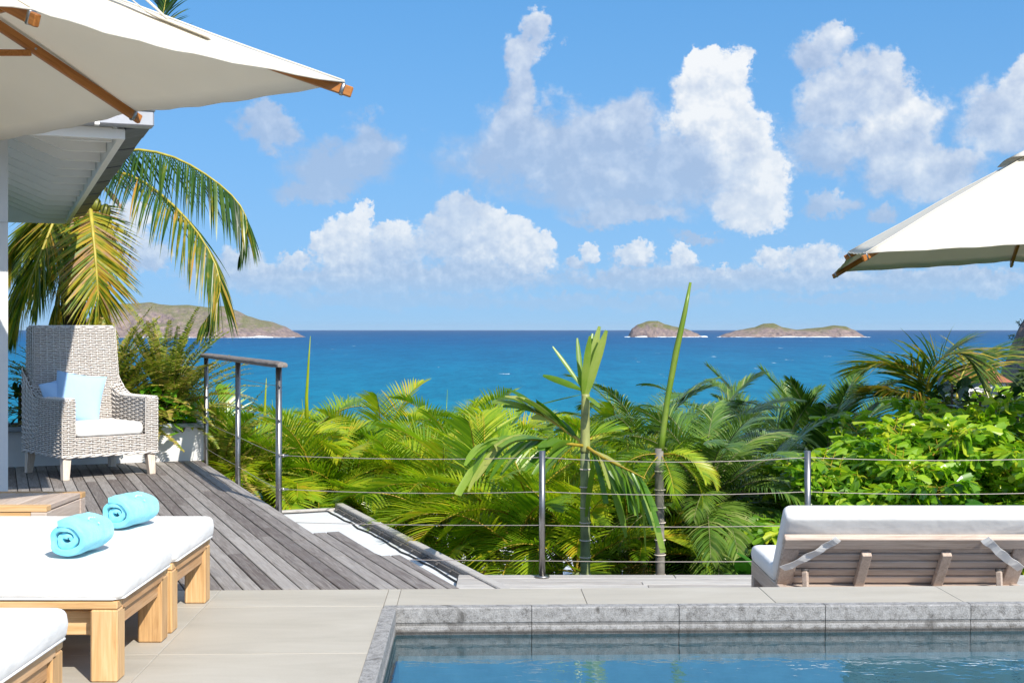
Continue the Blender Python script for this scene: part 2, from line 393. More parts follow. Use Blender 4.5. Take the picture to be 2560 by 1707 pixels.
def wickermat():
    m, t = mat('grey_white_wicker'); c = t.coord()
    n = t.noise(c, 90, 3, .6); n2 = t.noise(c, 9, 3, .6)
    col = t.ramp(n, [(.25, (.33, .27, .22)), (.45, (.62, .57, .52)), (.7, (.80, .78, .76))])
    setb(t, t.mix(t.rng(n2, .35, .7, 0, .45), col, (.58, .55, .53)), .7, .25)
    return m
M['wicker'] = wickermat()
def towelmat():
    m, t = mat('turquoise_terry'); c = t.coord()
    n = t.noise(c, 300, 3, .7); n2 = t.noise(c, 14, 3, .6)
    setb(t, t.mix(t.rng(n2, .3, .7), (.16, .58, .72), (.28, .73, .84)), .95, .1)
    t.b.inputs['Sheen Weight'].default_value = .35
    bump(t, t.math('MULTIPLY_ADD', n, .25, n2), .5, .012)
    return m
M['towel'] = towelmat()
def pavingmat():
    m, t = mat('beige_paving_stone'); oi = t.add('ShaderNodeObjectInfo')
    c = t.vmath('ADD', t.coord(), t.vmath('SCALE', t.mix(0, oi.outputs['Random'], (0, 0, 0)), 11.0))
    n = t.noise(t.mapping(c, (.8, 3.0, 1)), 2.2, 6, .6, .6); n2 = t.noise(c, 160, 3, .6); n3 = t.noise(c, 1.1, 3, .55)
    f = t.math('MULTIPLY_ADD', t.math('SUBTRACT', n2, .5), .35, n)
    f = t.math('MULTIPLY_ADD', t.math('SUBTRACT', oi.outputs['Random'], .5), .07, f)
    col = t.ramp(f, [(.25, (.365, .335, .28)), (.5, (.415, .382, .322)), (.75, (.45, .42, .36))])
    col = t.mix(t.rng(n3, .5, .75, 0, .22), col, (.36, .33, .285))
    setb(t, col, .62, .3); bump(t, f, .12, .004)
    return m
M['paving'] = pavingmat()
def copingmat():
    m, t = mat('grey_volcanic_coping'); oi = t.add('ShaderNodeObjectInfo')
    c0 = t.coord(); c = t.vmath('ADD', c0, t.vmath('SCALE', t.mix(0, oi.outputs['Random'], (0, 0, 0)), 9.0))
    n = t.noise(c, 30, 6, .7); n2 = t.noise(c, 190, 3, .7); n3 = t.noise(c, 5, 4, .6, 1.2)
    f = t.math('MULTIPLY_ADD', t.math('SUBTRACT', n2, .5), .8, n)
    col = t.ramp(f, [(.25, (.10, .095, .09)), (.45, (.25, .245, .24)), (.62, (.33, .325, .32)), (.85, (.46, .45, .44))])
    col = t.mix(t.rng(n3, .61, .72, 0, .85), col, (.07, .065, .06))
    s = t.add('ShaderNodeSeparateXYZ'); t.put(s.inputs[0], c0)
    wet = t.math('MULTIPLY_ADD', t.math('SUBTRACT', n, .5), .02, s.outputs[2])
    band = t.math('MULTIPLY', t.rng(wet, -.058, -.064), t.rng(wet, -.078, -.072))     # darker band along the groove
    col = t.mix(t.math('MULTIPLY', band, .45), col, (.12, .11, .10))
    col = t.mix(t.rng(wet, -.088, -.096, 0, .62), col, (.075, .062, .05))              # wet algae-dark foot of the stone
    setb(t, col, .8, .3); bump(t, f, .5, .006)
    return m
M['coping'] = copingmat()
# ================================================================== SETTING
SEA_Z = -40.0
def fbm(x, y, s, o=5, seed=0.0):
    return mnoise.fractal(Vector((x/s+seed, y/s-seed*.7, seed)), 1.0, 2.0, o)

# ---- sea, one sheet to the horizon
def seamat():
    m, t = mat('sea_water'); c = t.coord()
    sp = t.add('ShaderNodeSeparateXYZ'); t.put(sp.inputs[0], c)
    dist = t.vmath('LENGTH', c)
    big = t.noise(t.mapping(c, (1, .45, 1)), .0022, 5, .6)
    d = t.math('MULTIPLY_ADD', t.math('SUBTRACT', big, .5), .28, t.math('LOGARITHM', t.math('MAXIMUM', dist, 100.0), 10.0))
    # pale sandy shallows near the shore, deep water beyond
    col = t.ramp(t.rng(d, 2.7, 4.4), [(0, (.002, .190, .29)), (.30, (.002, .140, .28)), (.55, (.003, .082, .225)), (1, (.004, .046, .155))])
    wv = t.noise(t.mapping(c, (1, .24, 1)), .07, 6, .7)
    wv2 = t.noise(t.mapping(c, (1, .22, 1)), .012, 5, .6)
    wv3 = t.noise(t.mapping(c, (1, .16, 1)), .22, 4, .7)
    f = t.math('MULTIPLY_ADD', wv2, .6, t.math('MULTIPLY_ADD', t.math('SUBTRACT', wv3, .5), .5, wv))
    col = t.mix(t.rng(f, .66, .96, .0, .75), t.mix(.30, col, (0, .015, .06)), t.mix(.12, col, (.02, .34, .46)))
    caps = t.noise(t.mapping(c, (.8, .14, 1)), .06, 5, .62, .4)
    col = t.mix(t.rng(caps, .695, .73, 0, .8), col, (.75, .8, .82))
    setb(t, col, .5, .04)
    bump(t, f, .35, 2.0)
    return m
mb = MB()
mb.grid(lambda u, v: ((u-.5)*84000, -13000+v*53000, SEA_Z), 12, 12)
sea = struct(mb.build('sea', seamat()))

# ---- hillside that falls from the terrace to the shore, and the wooded slope on the right
def hill_z(x, y):
    base = -3.2-max(0, y-9)*.125 if y > 9 else -3.2
    z = max(base, -44) + 1.2*fbm(x, y, 25)*min(1, max(0, (y-14)/20))
    if x > 0 and y > 60:                       # the shoulder of land that closes the bay
        r = (x-.385*y)/max(1, y)*8
        s = 1/(1+math.exp(-max(-60, min(60, r*12))))
        top = -4.0-(y-60)*.010 + 2.0*fbm(x, y, 60)
        k = s*min(1, (y-60)/60)*max(0, 1-max(0, y-520)/120)
        z = z*(1-k)+max(z, top)*k
        z = max(z, -6.6-((x-35)**2+(y-103)**2)*.02) if y < 140 else z       # knoll that carries the terracotta house
    return z
def groundmat():
    m, t = mat('hillside_ground'); c = t.coord(); n = t.noise(c, .25, 6, .65); n2 = t.noise(c, 3.0, 4, .6)
    setb(t, t.mix(t.rng(n2, .3, .7), t.ramp(n, [(.3, (.015, .03, .008)), (.55, (.035, .065, .015)), (.8, (.09, .085, .04))]), (.02, .035, .01)), .95, .1)
    bump(t, n2, .8, .3); return m
mb = MB(); mb.smooth = True
def hg(u, v):
    y = -60+700*v**1.5; x = (u-.42)*760*(0.25+.75*v)
    return (x, y, hill_z(x, y))
mb.grid(hg, 90, 110)
struct(mb.build('hillside', groundmat()))

# ---- islands and headland
def rockmat(name, grass, grass_amt, ks=1.0):
    m, t = mat(name); c0 = t.coord(); c = t.vmath('SCALE', c0, ks); g = t.add('ShaderNodeNewGeometry')
    sp = t.add('ShaderNodeSeparateXYZ'); t.put(sp.inputs[0], g.outputs['Normal'])
    pz = t.add('ShaderNodeSeparateXYZ'); t.put(pz.inputs[0], c0)
    n = t.noise(c, .022, 8, .66); n2 = t.noise(c, .11, 6, .7); n3 = t.noise(t.mapping(c, (1, 1, .35)), .05, 6, .7)
    rock = t.ramp(n3, [(.28, (.085, .065, .068)), (.45, (.19, .145, .14)), (.6, (.28, .21, .18)), (.8, (.38, .31, .26))])
    gr = t.ramp(n2, [(.3, grass[0]), (.52, grass[1]), (.72, grass[2])])
    f = t.math('ADD', t.math('MULTIPLY', t.math('SUBTRACT', sp.outputs[2], .55), 1.6), t.math('SUBTRACT', n, grass_amt))
    f = t.math('ADD', f, t.rng(pz.outputs[2], SEA_Z, SEA_Z+55, -.45, .12))
    setb(t, t.mix(t.rng(f, -.12, .22), rock, gr), .95, .1)
    bump(t, n3, .9, 6.0); return m
def island(name, prof, depth, dist, m, seed, over=0):
    # prof: ridge line in photo pixels (x, y); the ridge becomes a real ridge of hills on the sea
    pts = [A(px, py, dist) for px, py in prof]
    xs = [p.x for p in pts]; zs = [p.z for p in pts]
    def ridge(x):
        for i in range(len(xs)-1):
            if xs[i] <= x <= xs[i+1]:
                k = (x-xs[i])/(xs[i+1]-xs[i]); k = k*k*(3-2*k)*.5+k*.5
                return zs[i]+(zs[i+1]-zs[i])*k
        return SEA_Z
    mb = MB(); mb.smooth = True; x0, x1 = xs[0], xs[-1]
    def fn(u, v):
        x = x0+(x1-x0)*u; h = max(0, ridge(x)-SEA_Z)
        e = math.sin(math.pi*min(1, max(0, u)))**.35
        s = (v-.5)*2; wd = depth*(.35+.65*e)
        cross = max(0.0, 1-abs(s)**1.7)
        n = fbm(x, s*wd, 260, 6, seed); n2 = 1-abs(fbm(x*1.3, s*wd, 150, 5, seed+3))
        z = h*cross*(1+.16*n*(1-cross**2)) - h*.20*(1-n2)*(1-cross)*4*cross
        if s < 0: z = max(z, min(h*.30, 26)*min(1, (1-abs(s))*9)*(.8+.4*n2))    # low sea cliff on the near side
        return (x, dist+s*wd, SEA_Z-1.5+max(0, z+1.5*(z > .5)))
    mb.grid(fn, 150, 56)
    return struct(mb.build(name, m))
gl = ((.075, .085, .045), (.16, .155, .075), (.24, .215, .12))
gg = ((.065, .075, .03), (.14, .14, .055), (.21, .185, .09))
S = 1.0885
I1 = [(150, 775), (185, 750), (215, 725), (240, 708), (262, 703), (275, 698), (300, 697), (320, 696), (345, 694), (370, 699), (395, 701), (430, 700), (455, 703), (480, 706), (505, 703), (520, 703), (540, 712), (570, 726), (600, 735), (620, 738), (650, 748), (675, 762), (692, 775)]
I2 = [(1444, 775), (1447, 763), (1452, 754), (1465, 745), (1490, 737), (1510, 737), (1530, 745), (1550, 750), (1575, 755), (1600, 765), (1614, 775)]
I3 = [(1645, 775), (1670, 765), (1700, 757), (1730, 752), (1755, 743), (1775, 742), (1800, 752), (1830, 757), (1860, 754), (1885, 752), (1915, 747), (1940, 749), (1960, 757), (1975, 766), (1984, 775)]
rm1 = rockmat('brown_island_rock', gl, 1.10); rm2 = rockmat('green_island_rock', gg, 1.0)
island('island', [(x*S, y*S) for x, y in I1], 420, 6500, rm1, 1.3)['label'] = 'long brown hilly island on the left horizon'
island('island', [(x*S, y*S) for x, y in I2], 150, 6600, rm2, 4.1)['label'] = 'smaller single-humped green and brown islet'
island('island', [(x*S, y*S) for x, y in I3], 170, 6600, rm2, 8.4)['label'] = 'longer double-humped green islet on the right'
# surf along the island shores
def foammat():
    m, t = mat('surf_foam'); n = t.noise(t.coord(), .02, 5, .7)
    setb(t, (.8, .83, .84), .9, .1); t.put(t.b.inputs['Alpha'], t.rng(n, .44, .50)); return m
fm = foammat()
for k, (xa, xb, dd, dep) in enumerate(((-2150, -1025, 6500, 420), (556, 968, 6600, 150), (1012, 1772, 6600, 170))):
    mb = MB()
    def fs(u, v, xa=xa, xb=xb, dd=dd, dep=dep):
        x = xa+(xb-xa)*u; e = math.sin(math.pi*u)**.35
        return (x, dd-dep*(.35+.65*e)-30+24*v+8*fbm(x, 0, 90, 4, 2.0), SEA_Z+.25+v*max(.5, 3+5*fbm(x, 7, 120, 4, 1.0)))
    mb.grid(fs, 60, 1)
    o = mb.build('surf', fm); tag(o, ('white surf along the long brown island', 'white surf at the foot of the single-humped islet', 'white surf along the double-humped islet')[k], 'surf', kind='stuff')
# right-hand headland: rocky bluff above the bay
mb = MB(); mb.smooth = True
def head_z(x, y):
    xe = 251+9*fbm(y, 3, 40, 4, 5.0)+(y-560)*.05
    k = 1/(1+math.exp(-(x-xe)/4.5))
    top = 3+(x-251)*.30+4*fbm(x, y, 22, 5, 2.0)
    return -42+k*(top+42)+5*fbm(x, y, 11, 5, 7.0)*k
def hd(u, v):
    x = 205+240*u; y = 560+150*v; e = min(1, v*6)*min(1, (1-v)*8)
    return (x, y, -42+(head_z(x, y)+42)*e)
mb.grid(hd, 110, 70)
struct(mb.build('headland', rockmat('headland_rock', ((.02, .035, .012), (.045, .07, .02), (.08, .095, .035)), .80, 5.0)))

# ---- pool terrace paving
TH = R(1.7); EX = V(math.cos(TH), math.sin(TH), 0); EY = V(-math.sin(TH), math.cos(TH), 0)
PC = V(-.498, 5.665, 0)                      # inner back-left corner of the pool
def PP(a, b, z=0.0): p = PC+EX*a+EY*b; return V(p.x, p.y, z)   # pool axes
ROT = Matrix((EX, EY, V(0, 0, 1))).transposed()
BACK = .43                                    # paving runs this far behind the pool's inner edge
mb = MB()
q = [PP(-4.6, -9.0), PP(-.056, -9.0), PP(-.056, .056), PP(6.6, .056), PP(6.6, BACK-.01), PP(-4.6, BACK-.01)]
mb.prism([(p.x, p.y) for p in q], -.30, -.012)
paving = struct(mb.build('paving', plain('mortar_bed', (.38, .35, .30), .9)))
SL = .83; gap = .0018; cache = {}
def slab(a0, a1, b0, b1):
    key = (round(a1-a0, 3), round(b1-b0, 3))
    if key not in cache:
        m_ = MB(); m_.box((0, 0, -.0145), (a1-a0-gap, b1-b0-gap, .029), None, .002); cache[key] = m_.mesh('slab', M['paving'])
    obj('slab', cache[key], paving, PP((a0+a1)/2, (b0+b1)/2), TH)
off = G(1460, 1475).x - PC.x
a = off-SL*2
while a < 6.5:                                # border course behind the pool
    slab(max(a, -.058) if a > -.9 else a, a+SL, .058, BACK); a += SL
x1 = -.058
edges = [off-SL*2-SL*k for k in range(0, 6)]
xs_ = [x1]+[e for e in edges if e < x1-.2]
for i in range(len(xs_)-1):
    slab(xs_[i+1], xs_[i], .058, BACK)
    b = .058
    while b > -9:
        slab(xs_[i+1], xs_[i], b-SL, b); b -= SL

# ---- pool: basin, coping stones, water
WZ = -.114
def basinmat():
    m, t = mat('pool_basin_stone'); c = t.coord(); n = t.noise(c, 9, 5, .6)
    setb(t, t.ramp(n, [(.3, (.16, .20, .21)), (.6, (.205, .25, .26)), (.8, (.245, .285, .29))]), .8, .2); return m
bm_ = basinmat()
mb = MB()
def pv(a, b, z): return mb.vert(PP(a, b, z))
w4 = [(0.012, -8.5), (6.5, -8.5), (6.5, -.012), (0.012, -.012)]
top = [pv(a, b, -.2) for a, b in w4]; bot = [pv(a, b, -1.5) for a, b in w4]
mb.face(*bot)
for i in range(4): mb.face(top[i], top[(i+1) % 4], bot[(i+1) % 4], bot[i])
pool = struct(mb.build('pool', bm_))
CP = [(.058, .003), (.004, .003), (0, -.002), (0, -.060), (.003, -.064), (.004, -.074), (.001, -.080), (0, -.100), (.006, -.112), (.012, -.150), (.012, -.24), (.058, -.24)]
stone_len = .637; cg = .003; first = (G(860+650*.7228, 1521).x-PC.x)
def coping(run, n_axis, length, at, rz):
    m_ = MB(); m_.extrude(CP, V(-length/2+cg/2, 0, 0), V(length/2-cg/2, 0, 0), V(0, 1, 0), None, V(0, 0, 1)) 
    o = m_.build('coping_stone', M['coping'], pool, at, rz); return o
xs_ = [-.056+.0]; x = first
while x < 6.6: xs_.append(x); x += stone_len
for i in range(len(xs_)-1): coping(None, None, xs_[i+1]-xs_[i], PP((xs_[i]+xs_[i+1])/2, 0, 0), TH)
b = -.0015
for i in range(12):
    coping(None, None, stone_len, PP(0, b-stone_len/2, 0), TH+R(90)); b -= stone_len
def watermat():
    m, t = mat('pool_water'); c = t.coord()
    n = t.noise(t.mapping(c, (1, 1.6, 1)), 7, 3, .55, .4); n2 = t.noise(c, 28, 2, .5)
    bp = t.add('ShaderNodeBump'); bp.inputs['Strength'].default_value = .05; bp.inputs['Distance'].default_value = .035
    t.put(bp.inputs['Height'], t.math('MULTIPLY_ADD', n2, .12, n))
    lw = t.add('ShaderNodeLayerWeight'); lw.inputs['Blend'].default_value = .5; t.l.new(bp.outputs[0], lw.inputs['Normal'])
    fz = t.math('MULTIPLY_ADD', t.math('POWER', lw.outputs['Facing'], 5.0), .98, .02)
    gl_ = t.add('ShaderNodeBsdfGlossy'); gl_.inputs['Roughness'].default_value = .015; t.l.new(bp.outputs[0], gl_.inputs['Normal'])
    tr = t.add('ShaderNodeBsdfTransparent'); t.put(tr.inputs[0], (.44, .77, .92))
    mx = t.add('ShaderNodeMixShader'); t.put(mx.inputs[0], t.math('MULTIPLY_ADD', fz, 1.25, .05, clamp=True))
    t.l.new(tr.outputs[0], mx.inputs[1]); t.l.new(gl_.outputs[0], mx.inputs[2]); t.l.new(mx.outputs[0], t.out.inputs[0])
    return m
mb = MB(); mb.face(*[pv2 for pv2 in (mb.vert(PP(0.0, -8.5, WZ)), mb.vert(PP(6.5, -8.5, WZ)), mb.vert(PP(6.5, .006, WZ)), mb.vert(PP(0.0, .006, WZ)))])
struct(mb.build('pool_water', watermat()))

# ---- timber deck: boards run along D, rows count along N
D = V(-.3617, .9323, 0); N = V(.9323, .3617, 0); DR = math.atan2(-D.x, D.y)
def DU(u, d, z=0.0): p = N*u+D*d; return V(p.x, p.y, z)
def front_d(u):                               # where a board line meets the paving edge
    q0 = PP(0, BACK); den = D.dot(EY); return (q0-N*u).dot(EY)/den
PITCH = .0839; U0 = 1.717
FAR = D.dot(V(-2.82, 12.07, 0))+.30
mb = MB()
qd = [DU(-1.7, front_d(-1.7)+.02), DU(1.70, front_d(1.70)+.02), DU(1.70, FAR), DU(-1.7, FAR)]
mb.prism([(p.x, p.y) for p in qd], -.42, -.034)
q2 = [DU(1.70, front_d(1.7)+.02), DU(1.965, front_d(1.965)+.02), DU(1.965, D.dot(G(1001, 1386))-.01), DU(1.86, D.dot(G(849, 1328))-.01), DU(1.70, D.dot(G(849, 1328))-.01)]
mb2 = MB(); mb2.prism([(p.x, p.y) for p in q2], -.42, -.036)
deck = struct(mb.build('deck', plain('deck_joists', (.03, .026, .024), .95)))
o = mb2.build('joist', bpy.data.materials['deck_joists'], deck)
random.seed(4)
def plank(u0, u1, d0, d1, parent, m, slope0=0.0):
    wd = u1-u0-.006; m_ = MB()
    c = (u0+u1)/2; L = d1-d0; k = slope0*wd/2
    # a board with eased edges; the end against the paving is cut to the paving line
    e = .003
    prof = [(-wd/2, -.024), (wd/2, -.024), (wd/2, -e), (wd/2-e, 0), (-wd/2+e, 0), (-wd/2, -e)]
    a = [m_.vert((x, -L/2+slope0*x, z)) for x, z in prof]; b = [m_.vert((x, L/2, z)) for x, z in prof]
    m_.face(*a[::-1]); m_.face(*b)
    for i in range(6): m_.face(a[i], a[(i+1) % 6], b[(i+1) % 6], b[i])
    p = DU(c, (d0+d1)/2, random.uniform(-.0012, .0012))
    return m_.build('plank', m, parent, p, DR)
SLP = -(N.dot(EY))/D.dot(EY)
rows = [(U0-PITCH*(i+1), U0-PITCH*i, None) for i in range(41)]
rows += [(1.717, 1.797, 1328), (1.797, 1.877, 1328), (1.877, 1.932, 1386), (1.932, 1.987, 1386)]
for (u0, u1, py) in rows:
    uc = (u0+u1)/2; d0 = front_d(uc)+.004
    end = FAR if py is None else D.dot(G(849 if py == 1328 else 1001, py))
    cuts = [d0]; x = d0+random.uniform(.5, 2.4)
    while x < end-.5 and py is None: cuts.append(x); x += random.uniform(1.3, 2.8)
    cuts.append(end)
    for i in range(len(cuts)-1):
        plank(u0, u1, cuts[i]+(.002 if i else 0), cuts[i+1]-.002, deck, M['deck'], SLP if i == 0 else 0)
# screw heads on the nearest boards
mb = MB(); mb.smooth = True
for (u0, u1, py) in rows[:14]+rows[41:]:
    for k in range(6):
        d = front_d(u0)+.10+k*.62
        for du in (.018, u1-u0-.018):
            c = DU(u0+du, d, .0018); ids = [mb.vert(c+V(.0035*math.cos(t*1.047), .0035*math.sin(t*1.047), 0)) for t in range(6)]; mb.face(*ids)
o = mb.build('screw', M['steel'], deck); o['kind'] = 'stuff'

# ---- lower timber terrace beyond the pool paving
TZ = -.445
mb = MB(); mb.prism([(-.30, 6.35), (6.4, 6.45), (6.4, 8.84), (-.37, 8.84)], TZ-.22, TZ-.028)
terr = struct(mb.build('lower_terrace', bpy.data.materials['deck_joists']))
mb = MB(); q_ = [PP(.14, BACK-.012), PP(6.6, BACK-.012), PP(6.6, BACK-.002), PP(.14, BACK-.002)]
mb.prism([(p.x, p.y) for p in q_], TZ-.2, -.014); mb.build('riser', M['greypaint'], terr)
random.seed(6); y = 8.84-.114*21
while y < 8.80:
    x = -.36; L = random.uniform(1.0, 2.6)
    while x < 6.35:
        e = min(x+L, 6.36); m_ = MB(); m_.box((0, 0, -.0125), (e-x-.004, .108, .025), None, .003)
        m_.build('plank', M['strip'], terr, V((x+e)/2, y+.057, TZ+random.uniform(-.001, .001))); x = e; L = random.uniform(1.6, 2.8)
    y += .114

# ---- white flat roof below the deck with a dark kerb and cable clips
M['edge'] = plain('weathered_edge_metal', (.15, .14, .135), .6, .3, .1, .2, 12)
fr_ = thing('flat_roof', 'white flat roof strip below the deck with dark clipped edge', 'roof')
u_in, u_out = 1.60, 2.93; dA = D.dot(V(-.2, 8.78, 0))-2.6; dB = D.dot(G(854, 1277, -.5))
mb = MB()
for k in range(7):
    a0 = dA+(dB-dA)*k/7; a1 = dA+(dB-dA)*(k+1)/7
    m_ = MB(); m_.box((0, 0, -.02), (u_out-u_in, a1-a0-.006, .04), None, .003)
    m_.build('roof_sheet', M['membrane'], fr_, DU((u_in+u_out)/2, (a0+a1)/2, -.50), DR)
mb.prism([(p.x, p.y) for p in (DU(u_in, dA), DU(u_out, dA), DU(u_out, dB), DU(u_in, dB))], -.75, -.545); mb.build('roof_slab', M['wall'], fr_)
mb = MB(); mb.bar(DU(u_out+.035, dA-.0, -.475), DU(u_out+.035, dB+.07, -.475), .07, .09, bev=.006); mb.build('kerb', M['strip'], fr_)
mb = MB(); mb.bar(DU(u_in, dB+.035, -.492), DU(u_out, dB+.035, -.492), .06, .04, bev=.004); mb.build('kerb', M['strip'], fr_)
mb = MB(); mb.bar(DU(u_out-.012, dA, -.482), DU(u_out-.012, dB-.02, -.482), .022, .036); mb.build('edge_channel', M['edge'], fr_)
d = dA+.3
while d < dB-.1:
    m_ = MB(); m_.bar(DU(u_out-.04, d, -.474), DU(u_out-.002, d, -.462), .022, .008)
    m_.build('clip', M['edge'], fr_); d += .30
random.seed(2)
pts = [DU(u_out-.06-random.random()*.035, dA+(dB-dA-.03)*k/40, -.492) for k in range(41)]+[DU(u_out-.12-k*.25, dB-.015-.012*(k % 2), -.492) for k in range(5)]
mb = MB(); mb.smooth = True; mb.tube(pts, .0065, 6); mb.build('light_cable', M['rubber'], fr_)

# ---- planter wall
pl = thing('planter', 'long pale grey planter wall with dark cap behind the wicker armchair', 'planter')
pa = V(-2.82, 12.07, 0); pd = D; pn = N
def PL(a, b, z): p = pa+N*a+D*b; return V(p.x, p.y, z)   # a to the right, b to the back
mb = MB(); mb.box((-1.35, .3, .155), (2.7, .60, .31)); o = mb.build('wall', M['greypaint'], pl, pa, math.atan2(N.y, N.x))
for c, sz in (((-1.345, -.003, .328), (2.73, .13, .036)), ((-1.345, .545, .328), (2.73, .13, .036)), ((-.045, .271, .328), (.13, .414, .036)), ((-2.645, .271, .328), (.13, .414, .036))):
    mb = MB(); mb.box(c, sz, None, .004); mb.build('cap', M['greycap'], pl, pa, math.atan2(N.y, N.x))
mb = MB(); mb.box((-1.345, .271, .316), (2.47, .41, .02)); mb.build('soil', M['soil'], pl, pa, math.atan2(N.y, N.x))

# ---- the villa: wall corner and overhanging roof at the left
vi = thing('villa', 'white villa corner with overhanging raftered roof and grey gutter', 'house')
E0 = V(-2.245, 7.66, 0)
def EV(m, d, z): p = E0-N*m+D*d; return V(p.x, p.y, z)     # m to the left, d to the back
ER = math.atan2(N.y, N.x)
cx = -.3818*8.2
mb = MB(); mb.box((-.6, .2, 1.35), (1.2, .4, 2.7)); mb.build('wall', M['wall'], vi, V(cx, 8.2, 0), ER)
mb = MB(); mb.box((-.6, -.003, 1.86), (1.204, .008, .008)); mb.build('wall_joint', M['greypaint'], vi, V(cx, 8.2, 0), ER)
ZE = 2.30; EL = 6.6
mb = MB(); mb.bar(EV(-.0, .02, ZE+.028), EV(2.6, .02, ZE+.028), .04, .056); mb.build('fascia', M['paint'], vi)
mb = MB(); mb.bar(EV(.02, .045, ZE+.06), EV(.02, EL, ZE+.06), .04, .12); mb.build('fascia', M['paint'], vi)
mb = MB(); prof = [(.045, ZE-.004), (2.6, ZE-.004), (2.6, ZE+.112+2.3*.42), (.27, ZE+.112), (.045, ZE+.112)]
a_ = [mb.vert(EV(x, EL-.04, z)) for x, z in prof]; b_ = [mb.vert(EV(x, EL, z)) for x, z in prof]; mb.face(*a_); mb.face(*b_[::-1])
for i in range(5): mb.face(a_[i], b_[i], b_[(i+1) % 5], a_[(i+1) % 5])
mb.build('gable_board', M['paint'], vi)
for k in range(13):
    d = .38+k*.50
    if d > EL-.1: break
    m_ = MB(); prof = [(.045, ZE+.03), (.30, ZE+.03), (2.4, ZE+.03+2.1*.42), (2.4, ZE+.14+2.1*.42), (.24, ZE+.115), (.045, ZE+.115)]
    a = [m_.vert(EV(x, d-.022, z)) for x, z in prof]; b = [m_.vert(EV(x, d+.022, z)) for x, z in prof]
    m_.face(*a); m_.face(*b[::-1])
    for i in range(6): m_.face(a[i], b[i], b[(i+1) % 6], a[(i+1) % 6])
    m_.build('rafter', M['paint'], vi)
mb = MB()
so = [EV(.04, .04, ZE+.118), EV(.26, .04, ZE+.118), EV(2.5, .04, ZE+.118+2.24*.42), EV(.04, EL, ZE+.118), EV(.26, EL, ZE+.118), EV(2.5, EL, ZE+.118+2.24*.42)]
ids = [mb.vert(p) for p in so]; mb.face(ids[0], ids[1], ids[4], ids[3]); mb.face(ids[1], ids[2], ids[5], ids[4])
ids2 = [mb.vert(p+V(0, 0, .03)) for p in so]; mb.face(ids2[0], ids2[3], ids2[4], ids2[1]); mb.face(ids2[1], ids2[4], ids2[5], ids2[2])
mb.build('soffit', M['paint'], vi)
mb = MB()                                    # roof deck above
ro = [EV(-.16, -.02, ZE+.155), EV(2.6, 1.6, ZE+1.25), EV(2.6, EL+.1, ZE+1.25), EV(-.16, EL+.1, ZE+.155), EV(2.6, -.02, ZE+.155)]
ids = [mb.vert(p) for p in ro]; ids2 = [mb.vert(p+V(0, 0, .05)) for p in ro]
mb.face(ids[0], ids[3], ids[2], ids[1]); mb.face(ids2[0], ids2[1], ids2[2], ids2[3]); mb.face(ids[0], ids[1], ids[4]); mb.face(ids2[0], ids2[4], ids2[1])
mb.face(ids[0], ids[4], ids2[4], ids2[0]); mb.face(ids[0], ids2[0], ids2[3], ids[3]); mb.face(ids[3], ids2[3], ids2[2], ids[2])
mb.build('roof', M['slate'], vi)
for k in range(13):                           # overlapping grey eave slabs
    d0 = .0+k*.512; d1 = min(d0+.53, EL)
    m_ = MB(); zz = ZE+.055+.006*(k % 2)
    prof = [(-.005, zz), (-.150, zz+.028), (-.150, zz+.075), (-.005, zz+.075)]
    a = [m_.vert(EV(x, d0, z)) for x, z in prof]; b = [m_.vert(EV(x, d1-.022, z)) for x, z in prof]
    m_.face(*a); m_.face(*b[::-1])
    for i in range(4): m_.face(a[i], b[i], b[(i+1) % 4], a[(i+1) % 4])
    m_.build('shingle', M['slate'], vi)
mb = MB(); mb.box((0, 0, 0), (2.75, .11, .092), None, .008)
gt = mb.build('gutter', M['zinc'], vi, EV(1.375-.152, -.062, ZE+.11), ER)
mb = MB(); mb.smooth = True; mb.tube([(-1.38, -.055, .05), (1.38, -.055, .05)], .011, 8); mb.build('bead', M['zinc'], gt)
for x in (1.06, .0):
    mb = MB(); mb.box((x, -.0565, .002), (.026, .006, .104)); mb.box((x, -.03, -.0485), (.026, .06, .005)); mb.build('bracket', M['paint'], gt)
# ================================================================== RAILINGS
post_r = .021
rl = thing('deck_railing', 'steel post railing with weathered wooden handrail at the deck edge', 'railing')
PN, PM, PF = V(-1.576, 8.92, 0), V(-2.157, 10.39, 0), V(-2.78, 12.0, 0)
RZ = .94
for p in (PN, PM, PF):
    mb = MB(); mb.smooth = True; mb.tube([p+V(0, 0, -.62), p+V(0, 0, RZ)], post_r, 14)
    po = mb.build('post', M['steel'], rl)
    for z in (.814, .584, .351, .116):
        mb = MB(); mb.smooth = True; dd = (PF-PN).normalized()
        mb.tube([p-dd*(post_r+.016)+V(0, 0, z), p+dd*(post_r+.016)+V(0, 0, z)], .0075, 8)
        mb.build('fitting', M['steel'], po)
dd = (PF-PN).normalized()
mb = MB(); n = 26; wv = []
a0 = PN-dd*.14; a1 = PF+dd*.16; L = (a1-a0).length
side = V(dd.y, -dd.x, 0)
prof = [(.055, -.006), (.055, .010), (.045, .020), (.02, .026), (-.02, .026), (-.045, .020), (-.055, .010), (-.055, -.006), (-.045, -.014), (0, -.016), (.045, -.014)]
rings = []
for i in range(n+1):
    t = i/n; s_ = 1.0
    if i == 0 or i == n: s_ = .62
    elif i == 1 or i == n-1: s_ = .9
    rings.append([mb.vert((x*s_, t*L+(.012 if i == 0 else -.012 if i == n else 0), z*(.5+.5*s_))) for x, z in prof])
for i in range(n):
    for k in range(11): mb.face(rings[i][k], rings[i][(k+1) % 11], rings[i+1][(k+1) % 11], rings[i+1][k])
mb.face(*rings[0][::-1]); mb.face(*rings[-1])
h = mb.build('handrail', M['rail'], rl, a0+V(0, 0, RZ+.014), math.atan2(-dd.x, dd.y)); shade_smooth(h); bevel(h, .003)
